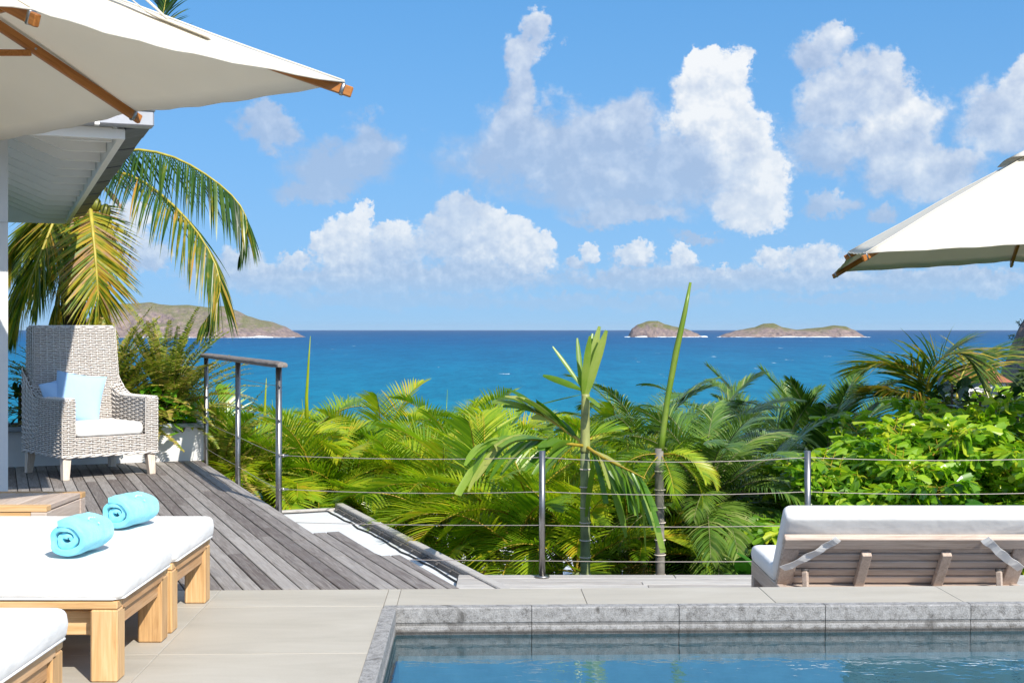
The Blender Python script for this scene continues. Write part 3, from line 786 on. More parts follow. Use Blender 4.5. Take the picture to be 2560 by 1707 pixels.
for z in (.814, .584, .351, .116):
    mb = MB(); mb.smooth = True
    pts = [PN.lerp(PF, k/12)+V(0, 0, z-.006*math.sin(math.pi*((k/12*2) % 1.0))) for k in range(13)]
    mb.tube(pts, .0022, 5); mb.build('cable', M['cable'], rl)
rr = thing('cable_railing', 'low steel cable fence with posts in front of the palms', 'railing')
Q = [V(.20, 8.75, 0), V(1.96, 8.75, 0), V(3.72, 8.75, 0)]
for p in Q:
    mb = MB(); mb.smooth = True; mb.tube([p+V(0, 0, TZ), p+V(0, 0, .392)], post_r, 14); mb.tube([p+V(0, 0, TZ), p+V(0, 0, TZ+.012)], .05, 14)
    po = mb.build('post', M['steel'], rr)
for z in (.349, .122, -.10, -.336):
    mb = MB(); mb.smooth = True
    seq = [PN+V(post_r, 0, z-.004)]+[q_+V(0, 0, z) for q_ in Q]+[V(5.4, 8.75, z)]
    pts = []
    for i in range(len(seq)-1):
        sag = random.uniform(.004, .012)+(.02 if z > .1 else .0)*random.random()
        for k in range(10): t = k/10; pts.append(seq[i].lerp(seq[i+1], t)-V(0, 0, sag*4*t*(1-t)))
    pts.append(seq[-1]); mb.tube(pts, .0024, 5); mb.build('cable', M['cable'], rr)
    mb = MB(); mb.smooth = True; s0 = PN+V(post_r*.7, 0, z-.004)
    mb.tube([s0, s0+V(.022, 0, 0), s0+V(.024, 0, 0), s0+V(.05, 0, 0)], [.011, .011, .007, .006], 10); mb.build('fitting', M['steel'], rr)

# ================================================================== PARASOLS
def parasol(label, O, ang_, s, zm, dl, apex, ground, strap=None):
    P = thing('parasol', label, 'parasol', V(O[0], O[1], ground), ang_)
    g = ground; zm -= g; zc = zm-dl; ap = apex-g
    def rim(th):                              # square hem: returns x,y and rib height
        c, sn = math.cos(th), math.sin(th); k = s/max(abs(c), abs(sn))
        f = (k/s-1)/.4142
        return c*k, sn*k, zm+(zc-zm)*f
    NA = 128
    mb = MB(); mb.smooth = True
    def fn(u, v):
        th = u*2*math.pi; x, y, z = rim(th); t = .10+.90*v
        seg = (th/(math.pi/4)) % 1.0; sc = 4*seg*(1-seg)
        inw = 1-.012*sc*v**2
        zz = ap+(z-ap)*(t**1.04)
        sag = -.045*sc*v*(1-v)*1.2 - .030*sc*v**3 + .0035*math.sin(th*37+v*5)*v**3 + .004*math.sin(th*13+v*11)*v*(1-v)*4
        return (x*t*inw, y*t*inw, zz+sag)
    mb.grid(fn, NA, 14, True)
    c = mb.build('canopy', M['canopy'], P); so_ = c.modifiers.new('thick', 'SOLIDIFY'); so_.thickness = .004; so_.offset = 1
    mb = MB(); mb.smooth = True               # stitched hem
    mb.tube([V(*fn(i/NA, 1.0)) for i in range(NA)], .0045, 5, closed=True); mb.build('hem', M['canopy'], c)
    mb = MB(); mb.smooth = True
    mb.grid(lambda u, v: (lambda x, y, z: (x*.22*v, y*.22*v, ap+.055-(ap-z)*.20*v))(*rim(u*2*math.pi)), 32, 4, True)
    v_ = mb.build('vent_cap', M['canopy'], P); so_ = v_.modifiers.new('thick', 'SOLIDIFY'); so_.thickness = .004; so_.offset = 1
    for k in range(8):
        th = k*math.pi/4; x, y, z = rim(th); e = V(x, y, z-.032); h0 = V(x*.03, y*.03, ap-.07)
        dirv = (e-h0).normalized(); e2 = e+dirv*.035
        L = (e2-h0).length; m_ = MB(); m_.box((0, L/2, 0), (.024, L, .046), None, .004)
        rb = m_.build('rib', M['rib'], P, h0); rb.rotation_mode = 'QUATERNION'
        yv = dirv; xv = yv.cross(V(0, 0, 1)).normalized(); zv = xv.cross(yv)
        rb.rotation_quaternion = Matrix((xv, yv, zv)).transposed().to_quaternion()
        m_ = MB(); m_.smooth = True; m_.box((0, L-.045, .0), (.030, .018, .053), None, .003); m_.build('rib_cap', M['steel'], rb)
        m_ = MB(); m_.smooth = True; m_.tube([(-.016, L*.60, 0), (.016, L*.60, 0)], .006, 8); m_.build('bolt', M['steel'], rb)
        m_ = MB(); m_.smooth = True; m_.tube([V(*fn(k/8, q_/10))+V(0, 0, .005) for q_ in range(11)], .004, 5); m_.build('seam', M['canopy'], c)
        j = h0.lerp(e, .40 if k % 2 else .60)-V(0, 0, .03); k0 = V(x*.035, y*.035, ap-.62)
        m_ = MB(); m_.bar(k0, j, .020, .030, bev=.003); m_.build('strut', M['rib'], P)
    mb = MB(); mb.smooth = True; mb.tube([(0, 0, .05), (0, 0, ap+.02)], .027, 16); mb.build('pole', M['rib'], P)
    mb = MB(); mb.smooth = True; mb.lathe([(.06, ap-.66), (.062, ap-.60), (.05, ap-.585)], 16); mb.lathe([(.06, ap-.11), (.062, ap-.05), (.04, ap-.04)], 16); mb.build('hub', M['rib'], P)
    mb = MB(); mb.smooth = True; mb.lathe([(.03, ap+.05), (.032, ap+.075), (.02, ap+.10), (.006, ap+.115)], 14); mb.build('finial', M['rib'], P)
    mb = MB(); mb.box((0, 0, .03), (.62, .62, .06), None, .01); mb.lathe([(.05, .06), (.045, .30)], 16); mb.build('base', M['zinc'], P)
    if strap:
        u, vv = strap                           # loose tie strap lying over the canopy
        p0 = V(*fn(u, vv)); nrm = V(0, 0, 1)
        m_ = MB(); m_.smooth = True; prev = None; N_ = 14
        q0 = V(*fn(u, .46)); q1 = V(*fn(u+.002, .80)); along = (q1-q0)
        ac = along.cross(nrm).normalized()
        for i in range(N_+1):
            t = i/N_; p = V(*fn(u, .46+.34*t))+V(0, 0, .012+.055*math.sin(math.pi*min(1, t*1.6))**2)
            a, b = m_.vert(p-ac*.03), m_.vert(p+ac*.03)
            if prev: m_.face(prev[0], prev[1], b, a)
            prev = (a, b)
        st = m_.build('tie_strap', M['canopy'], P); so_ = st.modifiers.new('thick', 'SOLIDIFY'); so_.thickness = .003
        m_ = MB(); m_.smooth = True
        m_.tube([V(*fn(u+.005, .45+.22*k/8))+V(0, 0, .012+.075*math.sin(math.pi*k/8)) for k in range(9)], .006, 6); m_.build('tie_loop', M['canopy'], P)
    return P
parasol('big cream parasol with varnished ribs over the left sun loungers', (-2.836, 5.495), .902, 1.5, 2.305, .035, 2.98, 0.0, strap=(.858, .8))
parasol('cream parasol standing beyond the daybed at the right edge', (4.66, 11.42), -.175, 1.7, 1.876, .10, 2.80, TZ)

# ================================================================== CUSHION SHAPES
def cushion_mesh(sx, sy, sz, r, crown=.012, nx=26, ny=16, puff=0.0):
    # soft box: rounded edges, slightly crowned top with seam line
    mb = MB(); mb.smooth = True
    def prof(t, h, e):                        # t in -1..1 -> rounded position
        return t
    segs = 5
    ring = []
    def rr_(hx, hy, rad):
        pts = []
        for cx_, cy_, a0 in ((hx-rad, hy-rad, 0), (-hx+rad, hy-rad, 90), (-hx+rad, -hy+rad, 180), (hx-rad, -hy+rad, 270)):
            for k in range(segs+1):
                a = R(a0+90*k/segs); pts.append((cx_+rad*math.cos(a), cy_+rad*math.sin(a)))
        return pts
    levels = []
    for k in range(6):
        a = R(90*k/5); levels.append((r*(1-math.sin(a)), -sz/2+r*(1-math.cos(a))))
    levels = [(r-r*math.sin(R(18*k)), -sz/2+r-r*math.cos(R(18*k))) for k in range(6)]+[(-.003, 0)]+[(r-r*math.cos(R(18*k)), sz/2-r+r*math.sin(R(18*k))) for k in range(6)]
    rings = []
    for ins, z in levels:
        rings.append([mb.vert((x, y, z)) for x, y in rr_(sx/2-ins, sy/2-ins, max(.02, r*1.2-ins*.3))])
    n = len(rings[0])
    for i in range(len(rings)-1):
        for k in range(n): mb.face(rings[i][k], rings[i][(k+1) % n], rings[i+1][(k+1) % n], rings[i+1][k])
    mb.face(*rings[0][::-1])
    prev = rings[-1]                          # crowned top: shrinking rings
    for j in range(1, 6):
        t = j/6; cur = [mb.vert(((1-t)*mb.v[i][0], (1-t)*mb.v[i][1], sz/2+crown*math.sin(t*math.pi/2)+.002*math.sin(mb.v[i][0]*9+j))) for i in rings[-1]]
        for k in range(n): mb.face(prev[k], prev[(k+1) % n], cur[(k+1) % n], cur[k])
        prev = cur
    mb.face(*prev)
    return mb
def pillow_mesh(sx, sy, sz, seed=0, nu=22):
    mb = MB(); mb.smooth = True
    def sh(x, y):
        f = (1-abs(x)**2.6)*(1-abs(y)**2.6); return max(0, f)**.55
    for sgn in (1, -1):
        def fn(u, v):
            x, y = u*2-1, v*2-1; pinch = 1-.10*(x*x*y*y)**.5*0
            ex = 1-.07*(1-y*y)*abs(x)**3; ey = 1-.07*(1-x*x)*abs(y)**3
            w_ = .10*fbm(x*2+seed, y*2, 1.0, 3, seed)*sh(x, y)
            return (x*sx/2*ex, y*sy/2*ey, sgn*sz/2*(sh(x, y)+w_*.4))
        mb.grid(fn, nu, nu)
    return mb

# ================================================================== SUN LOUNGERS (left)
def lounger(label, y0, matlabel, strapx=None):
    # right end at x = -1.34, long side parallel to the picture
    W_, L_ = .66, 2.0
    T = thing('sun_lounger', label, 'sun lounger', V(-1.34-L_/2, y0+W_/2, 0), 0, 'teak sun loungers on the paving')
    hx, hy = L_/2, W_/2
    for sx in (-1, 1):
        for sy in (-1, 1):
            m_ = MB(); m_.box((sx*(hx-.046), sy*(hy-.046), .1235), (.092, .092, .247), None, .006); m_.build('leg', M['teak'], T)
    for sy in (-1, 1):
        m_ = MB(); m_.box((0, sy*(hy-.03), .262), (L_, .06, .028), None, .004); m_.build('side_rail', M['teakx'], T)
        m_ = MB(); m_.box((0, sy*(hy-.075), .19), (L_-.19, .026, .085), None, .003); m_.build('stretcher', M['teakx'], T)
    for sx in (-1, 1):
        m_ = MB(); m_.box((sx*(hx-.03), 0, .2545), (.06, W_-.122, .043), None, .004); m_.build('end_rail', M['teaky'], T)
        m_ = MB(); m_.box((sx*(hx-.028), 0, .205), (.03, W_-.19, .052), None, .003); m_.build('end_stretcher', M['teaky'], T)
    for k in range(14):
        m_ = MB(); m_.box((-hx+.12+k*.135, 0, .264), (.09, W_-.125, .018), None, .002); m_.build('slat', M['teaky'], T)
    if strapx is not None:
        m_ = MB(); m_.box((strapx+1.34+hx, -hy-.0022, .257), (.036, .004, .05)); m_.build('strap', M['white'], T)
    mt = cushion_mesh(L_+.03, W_+.01, .096, .026, .010).build('mattress', M['white'], None, V(-1.34-L_/2+.004, y0+W_/2, .2765+.048))
    m_ = MB(); m_.smooth = True
    hx2, hy2 = (L_+.03)/2-.004, (W_+.01)/2-.004
    m_.tube([(x, y, -.041) for x, y in ((-hx2, -hy2), (hx2-.03, -hy2), (hx2, -hy2+.03), (hx2, hy2-.03), (hx2-.03, hy2), (-hx2, hy2))], .0035, 6, closed=True)
    m_.build('piping', M['white'], mt)
    return T, tag(mt, matlabel, 'mattress', 'white lounger mattresses')
lounger('teak sun lounger in the middle of the row, nearest whole one', 4.48, 'white mattress on the middle lounger with the nearer blue towel', strapx=-2.02+.115+.10)
lounger('teak sun lounger farthest from the camera, next to the deck', 5.20, 'white mattress on the lounger farthest back beside the deck')
lounger('teak sun lounger cut off by the bottom left corner', 3.28, 'white mattress half in shade at the bottom left corner')

# ---- rolled towels
def towel(label, p, rz, sc=1.0):
    mb = MB(); mb.smooth = True
    Lh = .135; turns = 2.3; N_ = 92; th0 = .0215
    cs = []
    for i in range(N_+1):
        t = i/N_; a = t*turns*2*math.pi; r = .007+(.063-.007)*t**.9
        wob = 1+(.10*math.sin(a*1.7+1)+.07*math.sin(a*3.1))*(1.3-t)
        cs.append((r*1.14*math.cos(a)*wob, r*.86*math.sin(a)*wob, t))
    def cur(i, d):
        x, y, t = cs[i]; a = cs[max(0, i-1)]; b = cs[min(N_, i+1)]
        tx, ty = b[0]-a[0], b[1]-a[1]; l = math.hypot(tx, ty); return x-ty/l*d, y+tx/l*d
    rows = []
    for j, yy in enumerate((-1, -.985, -.93, -.6, -.2, .2, .6, .93, .985, 1)):
        ed = abs(yy); taper = 1-.10*max(0, ed-.5)**1.5; thn = th0*(.55 if ed == 1 else 1)
        row = []
        for i in range(N_+1):
            d = .5*thn; xo, zo = cur(i, d); xi, zi = cur(i, -d)
            push = .012*math.sin(i*.21)*(.5+.5*cs[i][2])*(ed > .9)
            y_ = yy*Lh+math.copysign(push, yy)*.6-math.copysign(.02*(1-cs[i][2])*(ed > .9), yy)
            zz = lambda z: max(z, -.058+.002*math.sin(i))
            row.append((mb.vert((xo*taper, y_, zz(zo*taper))), mb.vert((xi*taper, y_, zz(zi*taper)))))
        rows.append(row)
    for j in range(len(rows)-1):
        for i in range(N_):
            a, b, c, d = rows[j][i], rows[j][i+1], rows[j+1][i+1], rows[j+1][i]
            mb.face(a[0], d[0], c[0], b[0]); mb.face(a[1], b[1], c[1], d[1])
        for i in (0, N_): 
            a, d = rows[j][i], rows[j+1][i]; mb.face(a[0], a[1], d[1], d[0])
    for i in range(N_):
        for r_, fl in ((rows[0], 1), (rows[-1], -1)):
            a, b = r_[i], r_[i+1]; f_ = (a[0], b[0], b[1], a[1])
            mb.face(*(f_ if fl > 0 else f_[::-1]))
    o = mb.build('rolled_towel', M['towel'], None, p+V(0, 0, .071*sc), rz); o.scale = (sc*1.22, sc*.92, sc*1.2)
    tx = bpy.data.textures.new('terry_folds', 'CLOUDS'); tx.noise_scale = .05; tx.noise_depth = 2
    dm = o.modifiers.new('folds', 'DISPLACE'); dm.texture = tx; dm.strength = .018; dm.mid_level = .5
    sb_ = o.modifiers.new('soft', 'SUBSURF'); sb_.levels = 1; sb_.render_levels = 1
    # small printed emblem on the roll
    m_ = MB(); r1 = .0765
    def sp(a, y): return V(r1*1.14*math.cos(a), y, r1*.86*math.sin(a))
    for k in range(7):
        a = R(62)+.0; yy = -.03+k*.009; c = sp(R(60+6*math.sin(k*.5)), yy)
        m_.box(c, (.0035, .004, .0016), Matrix.Rotation(R(30), 3, 'Y'))
    m_.build('emblem', M['white'], o)
    m_ = MB(); m_.box(sp(R(40), .0), (.007, .006, .0016), Matrix.Rotation(R(50), 3, 'Y')); m_.build('emblem', plain('pink_print', (.62, .42, .55)), o)
    return tag(o, label, 'towel', 'rolled turquoise towels')
ZT = .2765+.096+.008
t1 = G(171, 1398, ZT); t2 = G(285, 1327, ZT)
towel('nearer rolled turquoise towel on the middle lounger', t1+V(-.005, .14, 0), R(-10), .92)
towel('farther rolled turquoise towel on the lounger by the deck', t2+V(.02, .14, 0), R(-16), .90)

# ---- low slatted table
T = thing('low_table', 'low square slatted teak table beside the white wall', 'table', V(-2.60-.0, 6.82, 0))
W_, H_ = .60, .325
for sx in (-1, 1):
    for sy in (-1, 1):
        m_ = MB(); m_.box((sx*(W_/2-.04), sy*(W_/2-.04), (H_-.03)/2), (.08, .08, H_-.03), None, .005); m_.build('leg', M['greyteak'], T)
for sy in (-1, 1):
    m_ = MB(); m_.box((0, sy*(W_/2-.035), H_-.015), (W_, .07, .03), None, .003); m_.build('frame_rail', M['teakx'], T)
    m_ = MB(); m_.box((0, sy*(W_/2-.02), H_-.072), (W_-.16, .03, .08), None, .003); m_.build('apron', M['teakx'], T)
for sx in (-1, 1):
    m_ = MB(); m_.box((sx*(W_/2-.02), 0, H_-.072), (.03, W_-.16, .08), None, .003); m_.build('apron', M['greyteaky'], T)
for k in range(7):
    m_ = MB(); m_.box((-W_/2+.045+k*.085, 0, H_-.013), (.081, W_-.144, .026), None, .003); m_.build('slat', M['greyteaky'], T)

# ================================================================== DAYBED (right)
BX0, BX1 = 1.42, 2.72
T = thing('daybed', 'weathered teak double daybed seen from behind its slatted backrest', 'daybed', V((BX0+BX1)/2, 7.3, TZ))
def DB(x, y, z): return V(x-(BX0+BX1)/2, y-7.3, z-TZ)
for x in (BX0+.035, BX1-.035):
    for y in (6.80, 7.80):
        m_ = MB(); m_.box(DB(x, y, (TZ-.26)/2), (.07, .07, -.26-TZ), None, .004); m_.build('leg', M['greyteak'], T)
for x in (BX0+.02, BX1-.02):
    m_ = MB(); m_.box(DB(x, 7.30, -.215), (.04, 1.07, .09), None, .004); m_.build('side_rail', M['greyteaky'], T)
for y in (6.78, 7.82):
    m_ = MB(); m_.box(DB((BX0+BX1)/2, y, -.216), (BX1-BX0-.085, .04, .088), None, .004); m_.build('end_rail', M['greyteak'], T)
for k in range(8):
    m_ = MB(); m_.box(DB((BX0+BX1)/2, 7.08+k*.095, -.188), (BX1-BX0-.085, .07, .022), None, .003); m_.build('slat', M['greyteak'], T)
b0 = V(0, 7.16, -.215); b1 = V(0, 6.87, .125); bd = (b1-b0); BL = bd.length; bd.normalize(); bn = V(0, -bd.z, bd.y)   # bn points to the camera side
if bn.y > 0: bn = -bn
def BP(x, s, o): p = b0+bd*s+bn*o; return DB(x, p.y, p.z)
BM = Matrix((V(1, 0, 0), bd, V(1, 0, 0).cross(bd))).transposed()
for x in (BX0+.045, BX1-.045):
    m_ = MB(); m_.box(BP(x, BL/2-.045, 0), (.085, BL-.09, .034), BM, .004); m_.build('back_stile', M['greyteaky'], T)
m_ = MB(); m_.box(BP((BX0+BX1)/2, BL-.04, .006), (BX1-BX0+.004, .078, .04), BM, .004); m_.build('top_rail', M['greyteak'], T)
for k in range(6):
    m_ = MB(); m_.box(BP((BX0+BX1)/2, .03+k*.062, -.004), (BX1-BX0-.174, .048, .018), BM, .003); m_.build('back_slat', M['greyteak'], T)
for x in (BX0+.44, BX1-.44):
    m_ = MB(); m_.box(BP(x, BL/2-.045, .026), (.05, BL-.13, .036), BM, .003); m_.build('batten', M['greyteaky'], T)
for x in (BX0+.135, BX1-.135):
    m_ = MB(); m_.bar(BP(x, .20, .03), BP(x+.02, .0, .16), .028, .03, bev=.003); m_.build('prop', M['greyteaky'], T)
    m_ = MB(); m_.smooth = True; m_.tube([BP(x-.02, .205, .03), BP(x+.02, .205, .03)], .008, 8); m_.build('hinge', M['darkmetal'], T)
bc = cushion_mesh(BX1-BX0+.01, .52, .10, .03, .012).build('back_cushion', M['white'], None)
bc.rotation_mode = 'QUATERNION'; cM = Matrix((V(1, 0, 0), bd, V(1, 0, 0).cross(bd))).transposed(); bc.rotation_quaternion = cM.to_quaternion()
pc = b0+bd*(.075+.225)-bn*.074; bc.location = V((BX0+BX1)/2, pc.y, pc.z)
tag(bc, 'thick white cushion leaning on the daybed backrest', 'cushion')
def strap(p, q, wd):
    m_ = MB(); prev = None; ac = (q-p).normalized().cross(bn).normalized()
    for i in range(17):
        t = i/16; c = p.lerp(q, t)+bn*(.004*math.sin(math.pi*t)+.0025*math.sin(t*23))-V(0, 0, .006*math.sin(math.pi*t))
        a, b = m_.vert(c-ac*wd*(.5+.05*math.sin(t*17))), m_.vert(c+ac*wd*(.5+.05*math.sin(t*13+1))+bn*.004*math.sin(t*19))
        if prev: m_.face(prev[0], prev[1], b, a)
        prev = (a, b)
    return m_
def wpt(x, s, o): p = b0+bd*s+bn*o; return V(x, p.y, p.z)
for (x0_, x1_) in ((BX0+.27, BX0+.015), (BX1-.27, BX1-.015)):
    m_ = strap(wpt(x0_, BL+.012, .032), wpt(x1_, BL*.46, .026), .047)
    o = m_.build('strap', M['white'], bc); so_ = o.modifiers.new('t', 'SOLIDIFY'); so_.thickness = .002
    o.matrix_parent_inverse = Matrix.LocRotScale(bc.location, bc.rotation_quaternion, None).inverted()
sc_ = cushion_mesh(BX1-BX0+.01, .66, .10, .03, .012).build('seat_cushion', M['white'], None, V((BX0+BX1)/2, 7.50, -.176+.050))
tag(sc_, 'thick white cushion on the daybed seat', 'cushion')

# ================================================================== WICKER ARMCHAIR
FLp, FRp = V(-3.54, 10.45, 0), V(-2.98, 10.94, 0)
cfx = (FRp-FLp).normalized(); cby = V(-cfx.y, cfx.x, 0)
cc = (FLp+FRp)/2+cby*.385
CR = math.atan2(cfx.y, cfx.x)
CH = thing('wicker_armchair', 'high-backed whitewashed wicker armchair in front of the planter', 'armchair', cc, CR)
def weave(mb, fn, nrm, rows, stakes, r=.0058, amp=.0065, seg=4, stake_r=.0045):
    # rows of canes woven in and out of upright stakes; fn(u,v) -> point, nrm(u,v) -> outward normal
    for j in range(rows):
        v = (j+.5)/rows; pts = []
        K_ = stakes*seg
        for i in range(K_+1):
            u = i/K_; ph = math.pi*(u*stakes)+(j % 2)*math.pi
            pts.append(Vector(fn(u, v+random.uniform(-.06, .06)/rows))+Vector(nrm(u, v))*amp*math.cos(ph))
        mb.tube(pts, r*random.uniform(.9, 1.06), 5, cap=False)
    for i in range(stakes+1):
        u = min(1, max(0, (i)/stakes)); mb.tube([Vector(fn(u, k/6)) for k in range(7)], stake_r, 4, cap=False)
def panel(name, parts, parent=CH):
    mb = MB(); mb.smooth = True; cb = MB()
    for (fn, nrm, rows, stakes, thick) in parts:
        weave(mb, fn, nrm, rows, stakes)
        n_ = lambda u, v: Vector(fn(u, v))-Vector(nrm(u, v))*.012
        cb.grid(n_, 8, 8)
    o = mb.build(name, M['wicker'], parent); cb.build('gap_shade_sheet', M['core'], o); return o  # added dark sheet behind the canes, its colour stands for shade in the gaps
random.seed(11)
hw, hd = .405, .41; ZB, ZA, ZT2, ZS = .19, .632, 1.215, .335
AT = .105                                   # arm thickness
def yb(z): return .215+.095*(z-ZS)/(ZT2-ZS)   # front face of the reclined back
def zarm(y):                                 # arm height: flat, then sweeping up into the back
    t = max(0, (y-.02)/(hd-.02)); return ZA+.25*t**2.2
def bw(z): return (hw-.03)-(.03*(z-ZS))      # half width of the back
panel('backrest', [
    (lambda u, v: (bw(ZS+(ZT2-ZS)*v)*(2*u-1), yb(ZS+(ZT2-ZS)*v), ZS+(ZT2-ZS)*v), lambda u, v: (0, -1, 0), 58, 13, 0),
    (lambda u, v: (bw(ZB+(ZT2-ZB)*v)*(1-2*u)*1.02, hd+.02*v, ZB+(ZT2-ZB)*v), lambda u, v: (0, 1, 0), 60, 13, 0),
    (lambda u, v: (-bw(.7+(ZT2-.7)*v)-.012, hd+.02*v+(yb(.7+(ZT2-.7)*v)-hd-.02*v)*u, .7+(ZT2-.7)*v), lambda u, v: (-1, 0, 0), 34, 3, 0),
    (lambda u, v: (bw(.7+(ZT2-.7)*v)+.012, yb(.7+(ZT2-.7)*v)+(hd+.02*v-yb(.7+(ZT2-.7)*v))*u, .7+(ZT2-.7)*v), lambda u, v: (1, 0, 0), 34, 3, 0),
    (lambda u, v: (bw(ZT2)*(2*u-1), yb(ZT2)+(hd+.02-yb(ZT2))*v, ZT2+.004), lambda u, v: (0, 0, 1), 8, 13, 0)])
for sx in (-1, 1):
    def outer(u, v, sx=sx): y = -hd+2*hd*u; return (sx*(hw+.01*math.sin(u*3)), y, ZB+(zarm(y)-ZB)*v)
    def inner(u, v, sx=sx): y = -hd+(hd+yb(ZS)+.05)*u; return (sx*(hw-AT), y, ZS-.02+(zarm(y)-ZS+.02)*v)
    def topf(u, v, sx=sx): y = -hd+2*hd*v*.93; return (sx*(hw-AT*u), y, zarm(y)+.004)
    def front(u, v, sx=sx): return (sx*(hw-AT*u), -hd-.002, ZB+(ZA-ZB)*v)
    panel('arm', [(outer, lambda u, v, sx=sx: (sx, 0, 0), 29, 12, 0), (inner, lambda u, v, sx=sx: (-sx, 0, 0), 20, 9, 0),
                  (topf, lambda u, v: (0, 0, 1), 44, 2, 0), (front, lambda u, v: (0, -1, 0), 29, 2, 0)])
panel('apron', [(lambda u, v: ((hw-AT)*(2*u-1), -hd, ZB+(ZS-ZB)*v), lambda u, v: (0, -1, 0), 10, 9, 0)])
mb = MB(); mb.smooth = True                   # braided rim round the foot of the wicker
per = [(-hw, -hd), (hw, -hd), (hw, hd), (-hw, hd)]
for ph in (0, math.pi):
    pts = []
    for s_ in range(4):
        a, b = V(*per[s_], 0), V(*per[(s_+1) % 4], 0)
        for k in range(40):
            t = k/40; w0 = (s_*40+k)*.62+ph; p = a.lerp(b, t); nn = V((b-a).y, -(b-a).x, 0).normalized()
            pts.append(p+nn*.007*math.cos(w0)+V(0, 0, ZB-.004+.008*math.sin(w0)))
    mb.tube(pts, .0075, 6, closed=True)
mb.build('braided_rim', M['wicker'], CH)
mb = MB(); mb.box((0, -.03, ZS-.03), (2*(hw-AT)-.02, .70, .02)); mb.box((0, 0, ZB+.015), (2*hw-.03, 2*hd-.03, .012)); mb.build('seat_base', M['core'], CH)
for sx in (-1, 1):
    for sy in (-1, 1):
        m_ = MB(); c = V(sx*(hw-.05), sy*(hd-.05), 0); lx = .0
        topc = [c+V(a*.036, b*.036, ZB+.015) for a, b in ((-1, -1), (1, -1), (1, 1), (-1, 1))]
        botc = [c+V(a*.026+sx*.012, b*.026+sy*.018, 0) for a, b in ((-1, -1), (1, -1), (1, 1), (-1, 1))]
        t_ = [m_.vert(p) for p in topc]; b_ = [m_.vert(p) for p in botc]
        m_.face(*t_); m_.face(*b_[::-1])
        for i in range(4): m_.face(b_[i], b_[(i+1) % 4], t_[(i+1) % 4], t_[i])
        bevel(m_.build('leg', M['whitewash'], CH), .004)
def chair_pt(x, y, z): return cc+cfx*x+cby*y+V(0, 0, z)
o = cushion_mesh(2*(hw-AT)-.016, .60, .11, .035, .014).build('seat_cushion', M['white'], None, chair_pt(0, -.105, ZS+.048), CR)
tag(o, 'thick white seat cushion in the wicker armchair', 'cushion')
def put_pillow(label, c, sx, sy, sz, seed, tilt, turn, roll=0.0, m=M['blue']):
    o = pillow_mesh(sx, sy, sz, seed).build('throw_pillow', m, None, c)
    o.rotation_euler = (Matrix.Rotation(CR+turn, 3, 'Z') @ Matrix.Rotation(R(90)-tilt, 3, 'X') @ Matrix.Rotation(roll, 3, 'Z')).to_euler()
    return tag(o, label, 'pillow', 'pale blue throw pillows')
put_pillow('front pale blue pillow, the larger one, leaning in the wicker armchair', chair_pt(-.115, -.03, ZS+.105+.195), .40, .42, .12, 1.7, R(20), R(-24), R(-9))
bp_ = put_pillow('rear pale blue pillow tucked behind the larger one on the armchair', chair_pt(-.205, .075, ZS+.105+.165), .36, .38, .11, 5.2, R(14), R(20), R(12))
# ================================================================== PLANTS
M['areca'] = leafmat('areca_leaf', [(.0, (.05, .13, .010)), (.3, (.13, .26, .014)), (.55, (.27, .40, .018)), (.8, (.44, .47, .022)), (1, (.60, .42, .03))], .30, .45, .5, .4)
M['arecastem'] = plain('areca_yellow_stalk', (.46, .33, .03), .5, .4, 0, .25, 10)
M['phoenix'] = leafmat('date_palm_leaf', [(.0, (.03, .085, .012)), (.4, (.085, .175, .024)), (.7, (.16, .26, .036)), (1, (.32, .36, .12))], .26, .24, .6, .35)
M['phoenixstem'] = plain('date_palm_stalk', (.22, .22, .10), .5, .4, 0, .2, 10)
M['coco'] = leafmat('coconut_leaf', [(.0, (.012, .045, .008)), (.35, (.040, .105, .012)), (.6, (.10, .17, .018)), (.8, (.40, .30, .03)), (1, (.50, .27, .05))], .34, .34, .45, .2, .5)
M['cocoold'] = leafmat('yellowing_coconut_leaf', [(.0, (.05, .11, .010)), (.35, (.16, .23, .02)), (.6, (.42, .38, .03)), (.8, (.56, .34, .035)), (1, (.36, .22, .11))], .4, .40, .4, .2, .8)
M['cocostem'] = plain('coconut_stalk', (.50, .42, .06), .45, .4, 0, .2, 8)
M['fern'] = leafmat('sword_fern_leaf', [(.0, (.05, .09, .010)), (.4, (.16, .22, .018)), (.7, (.31, .31, .04)), (1, (.42, .30, .09))], .45, .34, .35, .5)
M['fernstem'] = plain('fern_stalk', (.23, .15, .05), .7)
M['glossy'] = leafmat('glossy_round_leaf', [(.0, (.03, .11, .010)), (.4, (.09, .27, .015)), (.66, (.18, .38, .025)), (.8, (.58, .50, .02))], .2, .28, .6, .6)
M['clusia'] = leafmat('dark_round_leaf', [(.0, (.008, .028, .010)), (.5, (.020, .065, .016)), (1, (.08, .15, .03))], .25, .18, .55, .4)
M['fish'] = leafmat('fishtail_leaf', [(.0, (.055, .16, .013)), (.3, (.15, .32, .02)), (.6, (.30, .48, .028)), (1, (.52, .58, .042))], .27, .42, .5, .4)
M['paddle'] = leafmat('paddle_leaf', [(.0, (.016, .08, .012)), (.5, (.045, .16, .022)), (1, (.10, .25, .03))], .24, .24, .55, .3)
M['broken'] = leafmat('torn_palm_leaf', [(.0, (.03, .10, .010)), (.4, (.085, .20, .015)), (.7, (.19, .30, .03)), (1, (.42, .42, .13))], .3, .36, .5, .3)
M['stem'] = plain('woody_stem', (.16, .12, .08), .8, .2, 0, .3, 15, .4)
M['ivy'] = leafmat('ivy_leaf', [(.0, (.004, .014, .003)), (.5, (.010, .030, .006)), (1, (.030, .06, .010))], .4, .12, .4, .1)

